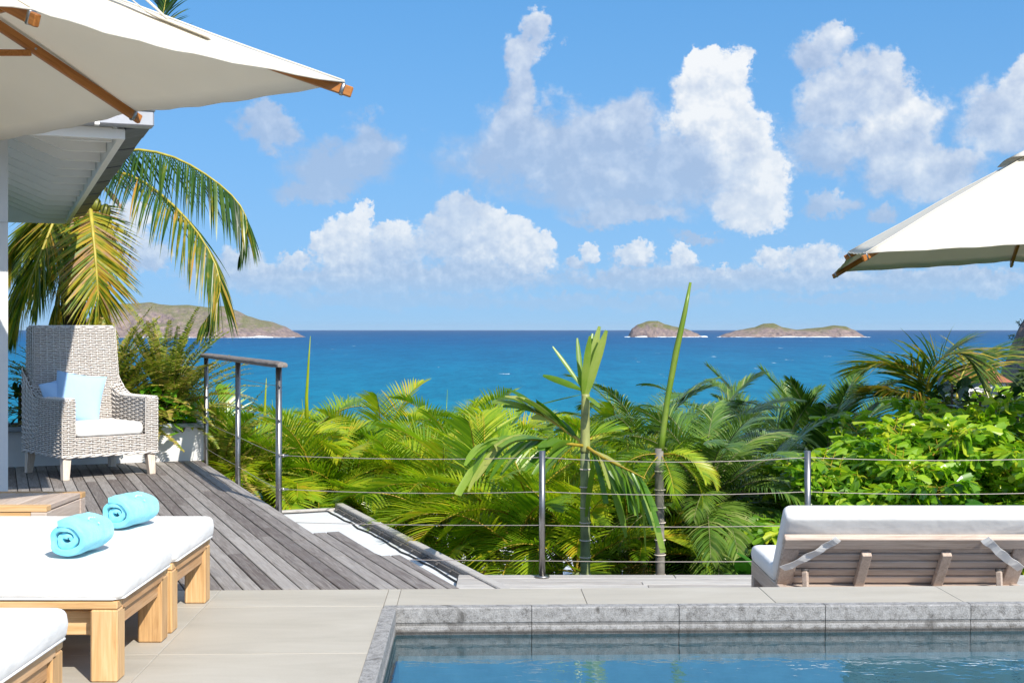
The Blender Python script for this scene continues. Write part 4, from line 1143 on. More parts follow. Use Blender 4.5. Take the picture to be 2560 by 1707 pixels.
def interp(path, t):
    n = len(path)-1; i = min(n-1, int(t*n)); k = t*n-i
    # Catmull-Rom through the given points
    p1, p2 = path[i], path[i+1]; p0 = path[i-1] if i > 0 else p1*2-p2; p3 = path[i+2] if i+2 <= n else p2*2-p1
    return .5*((2*p1)+(p2-p0)*k+(2*p0-5*p1+4*p2-p3)*k*k+(3*p1-p0-3*p2+p3)*k**3)
def frond_mb(path, npairs, leaf_len, leaf_w, a0=70, a1=25, vup=25, droop=.5, pet=.15, r0=.012, tint=(.5, .18), nseg=4, curl=0.0, rng=None, gaps=0.0, hang=0.0, jit=1.0):
    rng = rng or random; mb = MB(); mb.smooth = True
    NR = 16; pts = [interp(path, k/NR) for k in range(NR+1)]
    mb.mi = 1; mb.t = .8; mb.tube(pts, [r0*(1-.82*k/NR) for k in range(NR+1)], 5)
    mb.mi = 0
    for i in range(npairs):
        t = pet+(1-pet)*(i+.5)/npairs; s = (t-pet)/(1-pet)
        base = interp(path, t); T = (interp(path, min(1, t+.02))-interp(path, t-.02)).normalized()
        S = T.cross(V(0, 0, 1)); S = V(0, 1, 0) if S.length < .05 else S.normalized(); U = S.cross(T).normalized()
        an = R(a0+(a1-a0)*s)
        for sd in (-1, 1):
            if rng.random() < gaps: continue
            a = an*(1+jit*rng.uniform(-.12, .1)); vu = R(vup+jit*rng.uniform(-12, 12))
            dr = T*math.cos(a)+(S*sd*math.cos(vu)+U*math.sin(vu))*math.sin(a)
            dr = (dr+V(0, 0, -hang*rng.uniform(.7, 1.2))).normalized()
            L = leaf_len*(math.sin(math.pi*(.16+.80*s))**.7)*rng.uniform(.88, 1.08)
            side = (T-dr*T.dot(dr)); side = side*.85+U*.35*sd*(.7+jit*rng.uniform(-.5, .5))+V(rng.uniform(-.25, .25), rng.uniform(-.25, .25), rng.uniform(-.25, .25))*jit
            mb.t = min(1, max(0, rng.gauss(*tint)))
            mb.blade(base, dr, L, leaf_w*rng.uniform(.8, 1.15), side, droop*(1+jit*rng.uniform(-.4, .4)), nseg)
    return mb
def arc_path(L, e0, bend, n=7, sway=0.0):
    p = V(0, 0, 0); pts = [p]; k = 0
    for i in range(n):
        e = e0-bend*((i+.5)/n)**1.3
        p = p+V(math.cos(e)*L/n, sway*math.sin(i/n*2)*L/n, math.sin(e)*L/n); pts.append(p)
    return pts
rg = random.Random(7)
FR = {}
def species(key, mats, L, n, ll, lw, **kw):
    FR[key] = []
    for ei, e in enumerate((82, 64, 46, 26, 6, -22)):
        for var in range(2):
            path = arc_path(L*rg.uniform(.9, 1.08), R(e), R((70+ei*4)*kw.get('bendk', 1)*rg.uniform(.8, 1.15)), sway=rg.uniform(-.15, .15))
            k2 = {k: v for k, v in kw.items() if k != 'bendk'}
            FR[key].append(frond_mb(path, n, ll, lw, rng=rg, **k2).mesh('frond', mats, True))
species('areca', [M['areca'], M['arecastem']], 1.30, 31, .44, .026, a0=72, a1=30, vup=26, droop=.42, pet=.16, r0=.012, tint=(.56, .13), nseg=4, jit=.3)
species('phoenix', [M['phoenix'], M['phoenixstem']], 1.32, 52, .33, .016, a0=66, a1=30, vup=14, droop=.75, pet=.10, r0=.009, tint=(.50, .18), nseg=3, bendk=1.1, jit=.5)
species('phoenix_up', [M['phoenix'], M['phoenixstem']], 1.55, 84, .33, .017, a0=60, a1=30, vup=18, droop=.5, pet=.08, r0=.011, tint=(.42, .18), nseg=3, bendk=.7, jit=.7)
species('coco', [M['coco'], M['cocostem']], 2.3, 10, .62, .038, a0=60, a1=22, vup=22, droop=.55, pet=.14, r0=.020, tint=(.52, .14), nseg=4)
species('fern', [M['fern'], M['fernstem']], .80, 46, .065, .017, a0=84, a1=66, vup=8, droop=.15, pet=.05, r0=.0035, tint=(.55, .22), nseg=2, bendk=.6)

def crown(parent, key, at, n, e_lo, e_hi, sc=1.0, az0=0.0, rnd=None, arc=(0, 360)):
    rnd = rnd or rg; lst = FR[key]
    for k in range(n):
        f = (k+.5)/n; e = e_hi+(e_lo-e_hi)*f
        ei = min(range(6), key=lambda i: abs((82, 64, 46, 26, 6, -22)[i]-e-rnd.uniform(-8, 8)))
        o = obj('frond', lst[ei*2+rnd.randrange(2)], parent, V(*at))
        a = az0+k*137.5+rnd.uniform(-14, 14)
        if arc != (0, 360): a = arc[0]+(a % 360)/360*(arc[1]-arc[0])
        o.rotation_euler = (rnd.uniform(-.10, .10), rnd.uniform(-.10, .10), R(a)); o.scale = (sc*rnd.uniform(.85, 1.12),)*3
def trunk(parent, p0, p1, r0, r1, m, rings=0, name='trunk', bow=.04):
    mb = MB(); mb.smooth = True; n = 24; pts = []; rs = []
    p0 = Vector(p0); p1 = Vector(p1); sidev = V(rg.uniform(-1, 1), rg.uniform(-1, 1), 0)*bow
    for k in range(n+1):
        t = k/n; pts.append(p0.lerp(p1, t)+sidev*math.sin(math.pi*t)); rs.append((r0+(r1-r0)*t)*(1+(.06 if rings and k % 2 else 0)))
    mb.tube(pts, rs, 9); return mb.build(name, m, parent)
def ground_at(x, y): return hill_z(x, y)

M['dry'] = leafmat('dry_palm_leaf', [(.0, (.12, .10, .03)), (.4, (.30, .22, .06)), (.7, (.42, .27, .10)), (1, (.30, .19, .10))], .6, .25, .2, .4)
OLD = []
for k in (8, 9, 10, 11):
    me_ = FR['areca'][k].copy(); me_.materials[0] = M['dry']; OLD.append(me_)
# ---- areca palms: clumps of several stems; (photo x, photo y of crown, depth, fronds)
ARE = [
 ('areca palm clump behind the middle railing post', [(560, 1075, 13.4, 9), (620, 1120, 13.2, 8), (535, 1150, 13.0, 8)]),
 ('areca palm clump with bright fronds right of the near railing post', [(700, 1105, 13.6, 9), (745, 1150, 13.0, 9), (690, 1195, 12.9, 8)]),
 ('areca palm clump rising above the white flat roof, left of centre', [(840, 1120, 13.6, 9), (800, 1180, 13.1, 9), (880, 1215, 12.8, 8)]),
 ('tall areca palm clump with a pale shaft showing its spear', [(770, 1035, 15.0, 8), (855, 1040, 15.2, 8), (690, 1030, 15.6, 8)]),
 ('areca palm clump with tops against the turquoise water, centre left', [(960, 1030, 14.6, 9), (1010, 1075, 14.0, 8), (920, 1085, 14.2, 8)]),
 ('areca palm clump drooping over the dark kerb of the flat roof', [(985, 1175, 12.9, 9), (1045, 1215, 12.0, 9), (1000, 1275, 11.9, 8)]),
 ('dark green areca palm clump half in shade left of the bent tall palm', [(1110, 1025, 14.8, 8), (1180, 1040, 14.6, 8), (1150, 1090, 14.0, 8)]),
 ('areca palm clump at the first cable post, upper fronds', [(1235, 1030, 14.4, 8), (1300, 1060, 14.6, 8), (1230, 1120, 13.0, 8)]),
 ('areca palm clump low behind the first cable post', [(1130, 1200, 11.3, 9), (1200, 1265, 10.9, 9), (1110, 1310, 11.0, 8)]),
 ('sunlit yellow-green areca palm clump below the two slim trunks', [(1330, 1300, 10.9, 9), (1400, 1340, 10.8, 9), (1290, 1380, 10.6, 8)]),
 ('golden areca palm clump at the foot of the pale slim trunk', [(1500, 1330, 11.0, 9), (1570, 1360, 10.8, 9), (1610, 1400, 10.7, 8)]),
 ('areca palm clump behind the bent tall palm', [(1390, 1120, 13.0, 9), (1450, 1180, 12.4, 9), (1340, 1200, 12.4, 8)]),
 ('areca palm clump between the two slim trunks', [(1545, 1130, 13.4, 9), (1600, 1190, 12.8, 8), (1530, 1230, 12.2, 8)]),
 ('lowest areca palm clump along the terrace edge', [(1060, 1420, 10.4, 7), (1180, 1420, 10.3, 7), (1440, 1430, 10.3, 8)]),
]
def W2(px, py, y):                           # crown of a stem, kept clear of the flat roof and the terrace
    py = py+max(0, min(135, (1330-py)*.55))
    while True:
        q = A(px, py, y); u_ = q.dot(N)
        if (u_ > 3.9 and y > 9.9) or q.dot(D) > dB+1.0: return q
        y += .1
for lab, stems in ARE:
    c = W2(*stems[0][:3]); gz = ground_at(c.x, c.y)
    root = thing('areca_palm', lab, 'palm', V(c.x, c.y, gz), 0, 'areca palms below the terrace')
    for (px, py, y, nf) in stems:
        p = W2(px, py, y)-V(c.x, c.y, gz)
        trunk(root, (p.x*.5+rg.uniform(-.1, .1), p.y*.5, -.1), p, .045, .026, M['greentrunk'], 1)
        crown(root, 'areca', p, nf+1, 2, 86, rg.uniform(.74, .92), rg.uniform(0, 360))
        for _ in range(rg.choice((0, 1, 1, 2))):        # old fronds going brown below the crown
            o = obj('old_frond', OLD[rg.randrange(4)], root, p-V(0, 0, .08)); o.rotation_euler = (0, 0, rg.uniform(0, 6.28)); o.scale = (rg.uniform(.6, .8),)*3
        m_ = MB(); m_.smooth = True; m_.mi = 0; m_.t = .62
        m_.tube([p, p+V(rg.uniform(-.04, .04), 0, .35), p+V(rg.uniform(-.08, .08), 0, rg.uniform(.55, .85))], [.012, .009, .002], 6)
        m_.build('spear', [M['areca']], root, tint=True)
# long thin spears seen against the sea
for lab, (px0, py0, px1, py1, y) in (('long thin yellow palm spear right of the railing, leaning over the sea', (768, 1090, 776, 840, 14.0)), ('thin upright palm spear seen between the railing posts', (665, 1130, 666, 945, 14.4))):
    p0, p1 = A(px0, py0, y), A(px1, py1, y); gz = ground_at(p0.x, p0.y)
    root = thing('slim_palm', lab, 'palm', V(p0.x, p0.y, gz), 0)
    trunk(root, (0, 0, -.1), V(0, 0, p0.z-gz), .05, .03, M['greentrunk'], 1)
    m_ = MB(); m_.smooth = True; m_.t = .78; q = p0-V(p0.x, p0.y, gz); q2 = p1-V(p0.x, p0.y, gz)
    m_.tube([q, q.lerp(q2, .4)+V(-.02, 0, 0), q.lerp(q2, .75)+V(-.01, 0, 0), q2], [.026, .018, .011, .003], 7); m_.build('spear', [M['areca']], root, tint=True)
    crown(root, 'areca', q, 7, -10, 40, .95, 30)

# ---- dwarf date palms
PHX = [
 ('dwarf date palm with dense dark crown and ivy-covered trunk', (1765, 1235, 10.9), 54, 1.0, True),
 ('dwarf date palm behind the pale slim trunk, fronds arching left', (1610, 1105, 13.0), 34, 1.05, False),
 ('dwarf date palm with tall stiff dark fronds against the sea', (1935, 1100, 15.6), 34, 1.18, False),
 ('dwarf date palm left of the fishtail palm, long fronds reaching right', (2060, 1140, 15.4), 38, 1.25, False),
 ('dwarf date palm with shaded fronds behind the second cable post', (1905, 1230, 11.6), 34, .95, False),
 ('dwarf date palm farther back with drooping fronds below the sea line', (1770, 1080, 14.2), 30, 1.0, False),
]
for lab, (px, py, y), nf, sc, ivy in PHX:
    up = 'tall stiff' in lab or 'reaching right' in lab; p = A(px, py+(55 if ivy else 150 if up else 85), y); nf = int(nf*(1.0 if up else 1.25)); gz = ground_at(p.x, p.y); root = thing('date_palm', lab, 'palm', V(p.x, p.y, gz), 0, 'dwarf date palms'); h = p.z-gz
    trunk(root, (0, 0, -.1), (0, 0, h+.05), .11, .10, M['darktrunk'], 1)
    crown(root, 'phoenix_up' if up else 'phoenix', (0, 0, h), nf, -30 if up else -40, 86, sc, 20)
    if ivy:
        m_ = MB(); m_.smooth = False
        for k in range(1500):
            a = rg.uniform(0, 6.28); z = h-.15-rg.random()*1.1; r = .16+.16*rg.random()+.10*math.sin(z*5+a)
            m_.t = rg.random()*.8; d = V(math.cos(a), math.sin(a), rg.uniform(-.7, .5))
            m_.blade(V(r*math.cos(a), r*math.sin(a), z), d, rg.uniform(.05, .085), .05, V(-math.sin(a), math.cos(a), rg.uniform(-.4, .4)), .8, 2)
        o = m_.build('ivy', [M['ivy']], root, tint=True); o['kind'] = 'stuff'

# ---- two slim palms with storm-torn leaves
def wide(t): return min(1, .35+2.2*t)*(1 if t < .75 else max(.15, 1-(t-.75)*2.6))
def torn(t): return min(1, .4+1.6*t)
root_p = A(1464, 1150, 9.6); gz = ground_at(root_p.x, root_p.y); B = V(root_p.x, root_p.y, gz)
r1_ = thing('torn_palm', 'slim green-trunked palm with torn fronds and fresh upright leaves', 'palm', B)
def RP(px, py, y=9.6): return A(px, py, y)-B
trunk(r1_, V(0, 0, -.1), RP(1463, 1130), .040, .034, M['greentrunk'], 1, bow=.0)
trunk(r1_, RP(1463, 1130), RP(1464, 985), .038, .030, plain('pale_green_crownshaft', (.34, .36, .12), .45, .4, 0, .3, 8), 0, 'crownshaft', bow=.01)
for (bx, by, tx, ty, wd, dy) in ((1462, 1000, 1512, 832, .05, .0), (1460, 1000, 1498, 822, .045, .1), (1458, 990, 1472, 845, .04, -.1), (1456, 985, 1446, 850, .03, .1), (1456, 970, 1388, 868, .022, .05), (1455, 975, 1362, 934, .035, -.1), (1456, 985, 1356, 1006, .03, .15), (1466, 990, 1494, 1010, .03, -.2), (1460, 990, 1484, 838, .04, .2)):
    m_ = MB(); m_.smooth = True; m_.t = rg.uniform(.45, .75); a = RP(bx, by); b = RP(tx, ty)+V(0, dy, 0)
    m_.blade(a, b-a, (b-a).length*1.04, wd*1.35, V(1, .25, .1), .12, 6, .25, wide); m_.build('leaf', [M['broken']], r1_, tint=True)
rac = [[(1462, 1115), (1400, 1100), (1330, 1085), (1260, 1080), (1215, 1090)], [(1464, 1115), (1500, 1135), (1550, 1155), (1590, 1170)], [(1462, 1110), (1430, 1090), (1370, 1050), (1320, 1030)]]
for ri, line in enumerate(rac):
    path = [RP(*q)+V(0, -.22*k*(1 if ri != 2 else -.6), 0) for k, q in enumerate(line)]
    m_ = MB(); m_.smooth = True; m_.mi = 1; m_.tube([interp(path, k/10) for k in range(11)], [.014*(1-.07*k) for k in range(11)], 6); m_.mi = 0
    st = m_.build('frond_stalk', [M['broken'], M['arecastem']], r1_, tint=True)
    nl = (14, 11, 9)[ri]
    for k in range(nl):
        t = .12+.86*k/nl; base = interp(path, t); T = (interp(path, min(1, t+.03))-interp(path, t)).normalized()
        for sd in (-1, 1):
            m_ = MB(); m_.smooth = True; m_.t = rg.uniform(.2, .85)
            if ri == 0: d = T*1.3+V(0, -.3*sd, .10+.25*rg.random() if sd > 0 else -.75*rg.random()-.15); L = rg.uniform(.30, .55)
            elif ri == 1: d = T*rg.uniform(.2, 1.2)+V(rg.uniform(-.35, .35), -.5*sd, -.9*rg.random()-.1); L = rg.uniform(.34, .62)
            else: d = T+V(.1, .2*sd, .35*rg.random()); L = rg.uniform(.32, .52)
            m_.blade(base, d, L, rg.uniform(.035, .06), T.cross(d)+V(rg.uniform(-.3, .3), rg.uniform(-.3, .3), rg.uniform(-.3, .3)), rg.uniform(.3, 1.0), 5, .2, torn if rg.random() < .2 else wide)
            m_.build('leaf', [M['broken']], st, tint=True)
root_p = A(1652, 1150, 9.6); gz = ground_at(root_p.x, root_p.y); B = V(root_p.x, root_p.y, gz)
r2_ = thing('torn_palm', 'slim pale-trunked palm with one tall closed spear leaf', 'palm', B)
trunk(r2_, V(.02, 0, -.1), RP(1648, 1120), .040, .031, M['trunk'], 1, bow=.0)
m_ = MB(); m_.smooth = True; m_.t = .58
m_.tube([RP(1650, 1125), RP(1656, 1090), RP(1668, 1000), RP(1690, 880), RP(1712, 780), RP(1726, 706)], [.030, .024, .021, .024, .018, .010], 7)
m_.build('spear', [M['broken']], r2_, tint=True)
for (az_, n_) in ((20, 2), (200, 2), (-60, 2), (140, 1)):
    crown(r2_, 'areca', RP(1652, 1135), n_, -22, 10, .36, az_, arc=(az_-30, az_+30))

for root_, px_, sgn in ((r1_, 1463, 0), (r2_, 1650, 0)):
    for k in range(7):                        # leaf scars ringing the trunk
        q = A(px_, 1180+k*42+rg.uniform(-8, 8), 9.6)-root_.location; m_ = MB(); m_.smooth = True
        m_.tube([q+V(.0385*math.cos(a*.5236), .0385*math.sin(a*.5236), 0) for a in range(12)], .0045, 5, closed=True); m_.build('leaf_scar', M['whitewash'], root_)
# ---- coconut palm at the left, fronds hung out by the wind
p = A(200, 470, 15.0); gz = ground_at(p.x, p.y); B = V(p.x, p.y, gz)
cp = thing('coconut_palm', 'coconut palm behind the armchair with yellowing hanging fronds', 'palm', B)
def CPt(px, py, y=15.0): return A(px, py, y)-B
trunk(cp, V(-.3, .2, -.1), CPt(185, 520), .17, .13, M['darktrunk'], 1)
def cfrond(pts, n, ll, lw, m='coco', **kw):
    path = [CPt(*q) for q in pts]
    frond_mb(path, n, ll, lw, rng=rg, **kw).build('frond', [M[m], M['cocostem']], cp, tint=True)
cfrond([(215, 470, 15), (255, 405, 14.9), (330, 375, 14.7), (430, 392, 14.5), (520, 440, 14.3), (590, 500, 14.2), (618, 560, 14.15), (600, 640, 14.1)], 120, .74, .024, a0=74, a1=24, vup=-5, droop=.8, pet=.14, r0=.022, hang=.95, tint=(.42, .16))
cfrond([(215, 480, 15), (270, 430, 14.8), (350, 450, 14.5), (430, 510, 14.2), (500, 590, 14.0), (545, 680, 13.9), (545, 750, 13.85), (500, 820, 13.8)], 120, .74, .024, a0=66, a1=20, vup=-5, droop=.7, pet=.12, r0=.022, hang=.7, tint=(.52, .2))
cfrond([(225, 500, 15), (228, 540, 14.5), (238, 640, 14.3), (245, 740, 14.25), (250, 850, 14.3)], 120, .66, .023, 'cocoold', a0=66, a1=30, vup=0, droop=.25, pet=.10, r0=.030, tint=(.55, .24))
cfrond([(170, 480, 15), (140, 540, 14.6), (100, 640, 14.4), (60, 740, 14.3), (20, 840, 14.3)], 120, .80, .024, 'cocoold', a0=60, a1=26, vup=5, droop=.5, pet=.10, r0=.026, hang=.35, tint=(.40, .24))
cfrond([(190, 490, 15.2), (150, 540, 15.4), (110, 650, 15.5), (90, 780, 15.5)], 100, .72, .024, 'cocoold', a0=60, a1=26, vup=10, droop=.4, pet=.10, r0=.02, hang=.3, tint=(.30, .2))
cfrond([(190, 490, 15.2), (210, 560, 15.6), (215, 680, 15.7), (200, 840, 15.7)], 100, .66, .024, 'cocoold', a0=60, a1=26, vup=10, droop=.4, pet=.10, r0=.02, hang=.3, tint=(.35, .2))
cfrond([(195, 460, 15.2), (120, 420, 15.3), (20, 430, 15.5), (-120, 520, 15.6)], 80, .66, .024, a0=66, a1=24, vup=0, droop=.8, r0=.02, hang=.5, tint=(.4, .2))
cfrond([(200, 455, 15.2), (240, 330, 15.4), (330, 190, 15.6), (400, 60, 15.8), (420, -40, 15.9)], 80, .66, .024, a0=66, a1=24, vup=10, droop=.6, r0=.02, hang=.3, tint=(.35, .16))
cfrond([(200, 455, 15.4), (150, 300, 15.8), (60, 180, 16.2), (-60, 100, 16.5)], 80, .66, .024, a0=66, a1=24, vup=10, droop=.6, r0=.02, hang=.3, tint=(.35, .16))
for pts_, tn_ in (([(185, 495, 15.0), (130, 545, 14.9), (75, 640, 14.8), (30, 760, 14.8), (10, 850, 14.8)], .35), ([(195, 500, 15.0), (170, 570, 14.8), (150, 690, 14.7), (140, 840, 14.7)], .5), ([(215, 500, 15.1), (240, 560, 15.0), (256, 680, 15.0), (258, 830, 15.0)], .62), ([(190, 500, 15.1), (120, 520, 15.2), (50, 600, 15.3), (0, 700, 15.4)], .42)):
    cfrond(pts_, 100, .62, .024, 'cocoold', a0=58, a1=26, vup=4, droop=.4, pet=.10, r0=.02, hang=.45, tint=(tn_, .22))
coconut = plain('green_coconut', (.22, .23, .03), .4, .4, 0, .25, 12)
for (px, py, s_) in ((240, 512, .8), (264, 528, .8), (268, 552, .75), (246, 545, .7), (216, 556, .75), (206, 568, .7)):
    m_ = MB(); m_.smooth = True; c = CPt(px, py, 14.62)
    m_.lathe([(.004, -.105*s_), (.05*s_, -.085*s_), (.078*s_, -.02*s_), (.07*s_, .05*s_), (.03*s_, .095*s_), (.004, .105*s_)], 10, c); m_.build('coconut', coconut, cp)
for (a, b, c_) in (((262, 470, 14.8), (285, 495, 14.6), (308, 525, 14.5)), ((200, 520, 14.6), (205, 560, 14.5), (212, 590, 14.45)), ((245, 560, 14.6), (250, 590, 14.5), (252, 630, 14.5)), ((185, 540, 14.6), (175, 590, 14.5), (178, 640, 14.5))):
    m_ = MB(); m_.smooth = True; m_.tube([CPt(*a), CPt(*b), CPt(*c_)], [.02, .032, .006], 6); m_.build('dry_sheath', plain('dry_sheath', (.36, .25, .18), .8), cp)

# ---- coconut palm at the right
p = A(2385, 1010, 15.5); gz = ground_at(p.x, p.y); B = V(p.x, p.y, gz)
cp = thing('coconut_palm', 'coconut palm at the right with yellow-green fronds against the bay', 'palm', B)
trunk(cp, V(.3, .2, -.1), CPt(2385, 1020, 15.5), .15, .11, M['trunk'], 1)
for pts, tn in (([(2400, 1080, 15.5), (2345, 1005, 15.3), (2290, 942, 15.2), (2220, 912, 15.1), (2140, 925, 15.0)], .62), ([(2400, 1080, 15.5), (2322, 985, 15.2), (2345, 905, 15.0), (2405, 885, 14.9), (2455, 950, 14.8)], .52), ([(2385, 1020, 15.5), (2320, 1000, 15.3), (2260, 985, 15.1), (2200, 970, 15.0)], .68), ([(2390, 1010, 15.5), (2400, 950, 15.7), (2425, 905, 15.9), (2450, 890, 16.1), (2470, 940, 16.2)], .55), ([(2400, 1020, 15.5), (2450, 1040, 15.2), (2520, 1060, 15.0)], .5), ([(2385, 1020, 15.5), (2330, 1050, 15.6), (2250, 1075, 15.7), (2180, 1110, 15.8)], .35)):
    cfrond(pts, 84, .80, .024, hang=.18, a0=62, a1=24, vup=20, droop=.6, pet=.10, r0=.02, tint=(tn, .14))

# ---- fishtail palms (big bright mass at the right)
def fishleaf(mb, base, d, L, wd, side):
    d = Vector(d).normalized(); side = (Vector(side)-d*Vector(side).dot(d)).normalized(); nn = d.cross(side)
    b = mb.vert(base); prev = None; n = 5; cup = rg.uniform(-.12, .2)
    for i in range(n+1):
        t = i/n-.5; ll = L*(1-.55*abs(t)*(1.4 if t > 0 else .6))*(1+.10*(i % 2))
        m1 = mb.vert(base+d*L*.5+side*wd*.75*t+nn*cup*L*t*t*2)
        e1 = mb.vert(base+d*ll+side*wd*1.25*t+nn*cup*L*t*t*4-V(0, 0, .10*L))
        if prev: mb.face(b, prev[0], m1); mb.face(prev[0], prev[1], e1, m1)
        prev = (m1, e1)
FT = []
for var in range(6):
    mb = MB(); mb.smooth = False
    path = arc_path(1.05, R((75, 55, 40, 25, 10, -10)[var]), R(55)); mb.mi = 1; mb.tube([interp(path, k/10) for k in range(11)], [.012*(1-.08*k) for k in range(11)], 5); mb.mi = 0
    for i in range(8):
        t = .22+.76*i/8; base = interp(path, t); T = (interp(path, min(1, t+.03))-base).normalized(); S_ = T.cross(V(0, 0, 1)).normalized()
        for sd in (-1, 1):
            bl = .34*(1-.5*t)+.08; q = base; dd_ = (T*.55+S_*sd+V(0, 0, .15)).normalized()
            tip = base+dd_*bl; mb.mi = 1; mb.tube([base, tip], [.004, .002], 4, cap=False); mb.mi = 0
            for j in range(5):
                f = .2+.8*j/4
                for s2 in (-1, 1):
                    mb.t = min(1, max(0, rg.gauss(.45, .3))); side_ = dd_.cross(V(0, 0, 1)).normalized()
                    ld = dd_*.7+side_*s2*.8+V(0, 0, rg.uniform(-.75, .35))
                    fishleaf(mb, base.lerp(tip, f), ld, rg.uniform(.15, .26), rg.uniform(.06, .11), V(rg.uniform(-1, 1), rg.uniform(-1, 1), rg.uniform(-.6, 1)))
    FT.append(mb.mesh('frond', [M['fish'], M['arecastem']], True))
FSH = [('fishtail palm with the brightest leaves, centre of the right-hand mass', [(2330, 1150, 10.8), (2390, 1090, 11.2), (2270, 1190, 10.6)]),
       ('fishtail palm at the right edge above the daybed', [(2480, 1140, 10.6), (2540, 1070, 11.0), (2540, 1200, 10.4)]),
       ('fishtail palm just right of the second cable post', [(2150, 1190, 11.0), (2090, 1230, 10.8), (2210, 1140, 11.4)]),
       ('fishtail palm low behind the daybed in shade', [(2200, 1290, 10.2), (2120, 1320, 10.2), (2330, 1270, 10.2)]),
       ('fishtail palm at the back of the mass below the coconut fronds', [(2300, 1060, 15.0), (2420, 1030, 15.2), (2500, 1020, 15.0)])]
for lab, stems in FSH:
    stems = [(x_, y_+105 if y_ < 1250 else y_+40, d_) for x_, y_, d_ in stems]
    c = A(*stems[0]); gz = ground_at(c.x, c.y); root = thing('fishtail_palm', lab, 'palm', V(c.x, c.y, gz), 0, 'fishtail palms')
    for (px, py, y) in stems:
        q = A(px, py, y)-V(c.x, c.y, gz); trunk(root, (q.x*.4, q.y*.4, -.1), q, .04, .022, M['stem'], 1)
        for k in range(11):
            f = k/11; var = min(5, int(f*6)); o = obj('frond', FT[var], root, q+V(0, 0, -.25*f))
            o.rotation_euler = (rg.uniform(-.15, .15), rg.uniform(-.15, .15), R(k*137.5+rg.uniform(-15, 15))); o.scale = (rg.uniform(.6, .85),)*3

# ---- broad-leaved plants
def ovate(t): return math.sin(math.pi*min(1, .06+.94*t)**.85)*.98+.02
def obov(t): return math.sin(math.pi*min(1, .04+.96*t)**1.5)**.8
def leafmesh(L, wd, m, prof, droop, fold=.18, n=7):
    mb = MB(); mb.smooth = True; mb.t = .5; mb.blade(V(0, 0, 0), V(1, 0, 0), L, wd, V(0, 1, 0), droop, n, fold, prof); return mb.mesh('leaf', [m], True)
def broad(name, lab, cat, p, leaves, mesh, sc, group=None, stem_to=None, gz=None, e=(10, 70), spread=.0):
    gz = ground_at(p.x, p.y) if gz is None else gz
    root = thing(name, lab, cat, V(p.x, p.y, gz), 0, group); h = p.z-gz
    trunk(root, (0, 0, -.05), (0, 0, h), .022, .012, M['stem'], 0, 'stem')
    for k in range(leaves):
        ms = mesh[k % len(mesh)] if isinstance(mesh, list) else mesh
        at = V(rg.uniform(-1, 1)*spread, rg.uniform(-1, 1)*spread, h-rg.random()*spread*1.6)
        o = obj('leaf', ms, root, at); o.rotation_euler = (rg.uniform(-.4, .4), -R(rg.uniform(*e)), R(k*137.5+rg.uniform(-20, 20))); o.scale = (sc*rg.uniform(.75, 1.15),)*3
    return root
pd_ = [leafmesh(.40, .17, M['paddle'], ovate, .6), leafmesh(.34, .155, M['paddle'], ovate, 1.0), leafmesh(.44, .16, M['paddle'], ovate, .25)]
for lab, q, n_ in (('broad-leaved plant with paddle leaves right behind the daybed', (2355, 1265, 9.6), 11), ('second paddle-leaved plant lower behind the daybed, left of the first', (2230, 1300, 9.6), 9), ('paddle-leaved plant in shade left of the daybed', (1880, 1400, 9.6), 11), ('small paddle-leaved plant near the right edge behind the daybed', (2510, 1280, 9.6), 9)):
    broad('paddle_plant', lab, 'plant', A(q[0], q[1]+35, q[2]), n_+5, pd_, .8, 'paddle-leaved plants', e=(-15, 60), spread=.10)
rd = [leafmesh(.16, .105, M['clusia'], obov, .15, .12, 5), leafmesh(.13, .09, M['clusia'], obov, .3, .12, 5)]
for lab, q in (('dark round-leaved shrub between the coconut fronds at the right', (2450, 985, 12.0)), ('dark round-leaved shrub at the right edge under the headland', (2545, 1010, 12.0)), ('dark round-leaved shrub peeping above the fishtail palm', (2380, 960, 13.0))):
    broad('clusia_shrub', lab, 'shrub', A(*q), 60, rd, 1.05, 'dark round-leaved shrubs', e=(-20, 80), spread=.26)

# ---- planter plants: sword ferns and a glossy shrub
PZ = .326
for k, (a, b, lab, n_, sc) in enumerate(((-1.18, .40, 'sword fern in the planter just right of the chair back', 46, 1.0), (-.85, .34, 'tallest sword fern in the middle of the planter', 60, 1.2), (-.30, .36, 'sword fern at the right end of the planter', 52, 1.15), (.28, .75, 'sword fern spilling past the railing beyond the planter', 46, 1.1), (-2.45, .34, 'shaded fern between the white wall and the chair', 36, 1.0))):
    p = PL(a, b, PZ if a < 0 else -.35); root = thing('fern', lab, 'fern', p, 0, 'sword ferns in and by the planter')
    arc_ = (-50, 230) if k in (0, 1, 4) else (0, 360)
    crown(root, 'fern', (0, 0, 0), int(n_*1.5), 12, 88, sc, k*40, arc=arc_)
    crown(root, 'fern', (.06, .05, .12), n_//3, 10, 88, sc*1.05, k*70, arc=arc_)
gm = [leafmesh(.095, .062, M['glossy'], obov, .25, .2, 5), leafmesh(.08, .056, M['glossy'], obov, .45, .2, 5), leafmesh(.11, .066, M['glossy'], obov, .1, .2, 5)]
for lab, px, py, n_, spr in (('glossy round-leaved shrub at the chair arm in the planter', 405, 985, 44, .15), ('glossy round-leaved shrub low beside the chair with yellow leaves', 455, 1035, 30, .10), ('glossy round-leaved shrub tucked behind the chair arm', 335, 985, 34, .12)):
    p = A(px, py, 12.0); broad('planter_shrub', lab, 'shrub', p, int(n_*1.5), gm, 1.3, 'glossy planter shrubs', gz=PZ, e=(-15, 75), spread=spr)
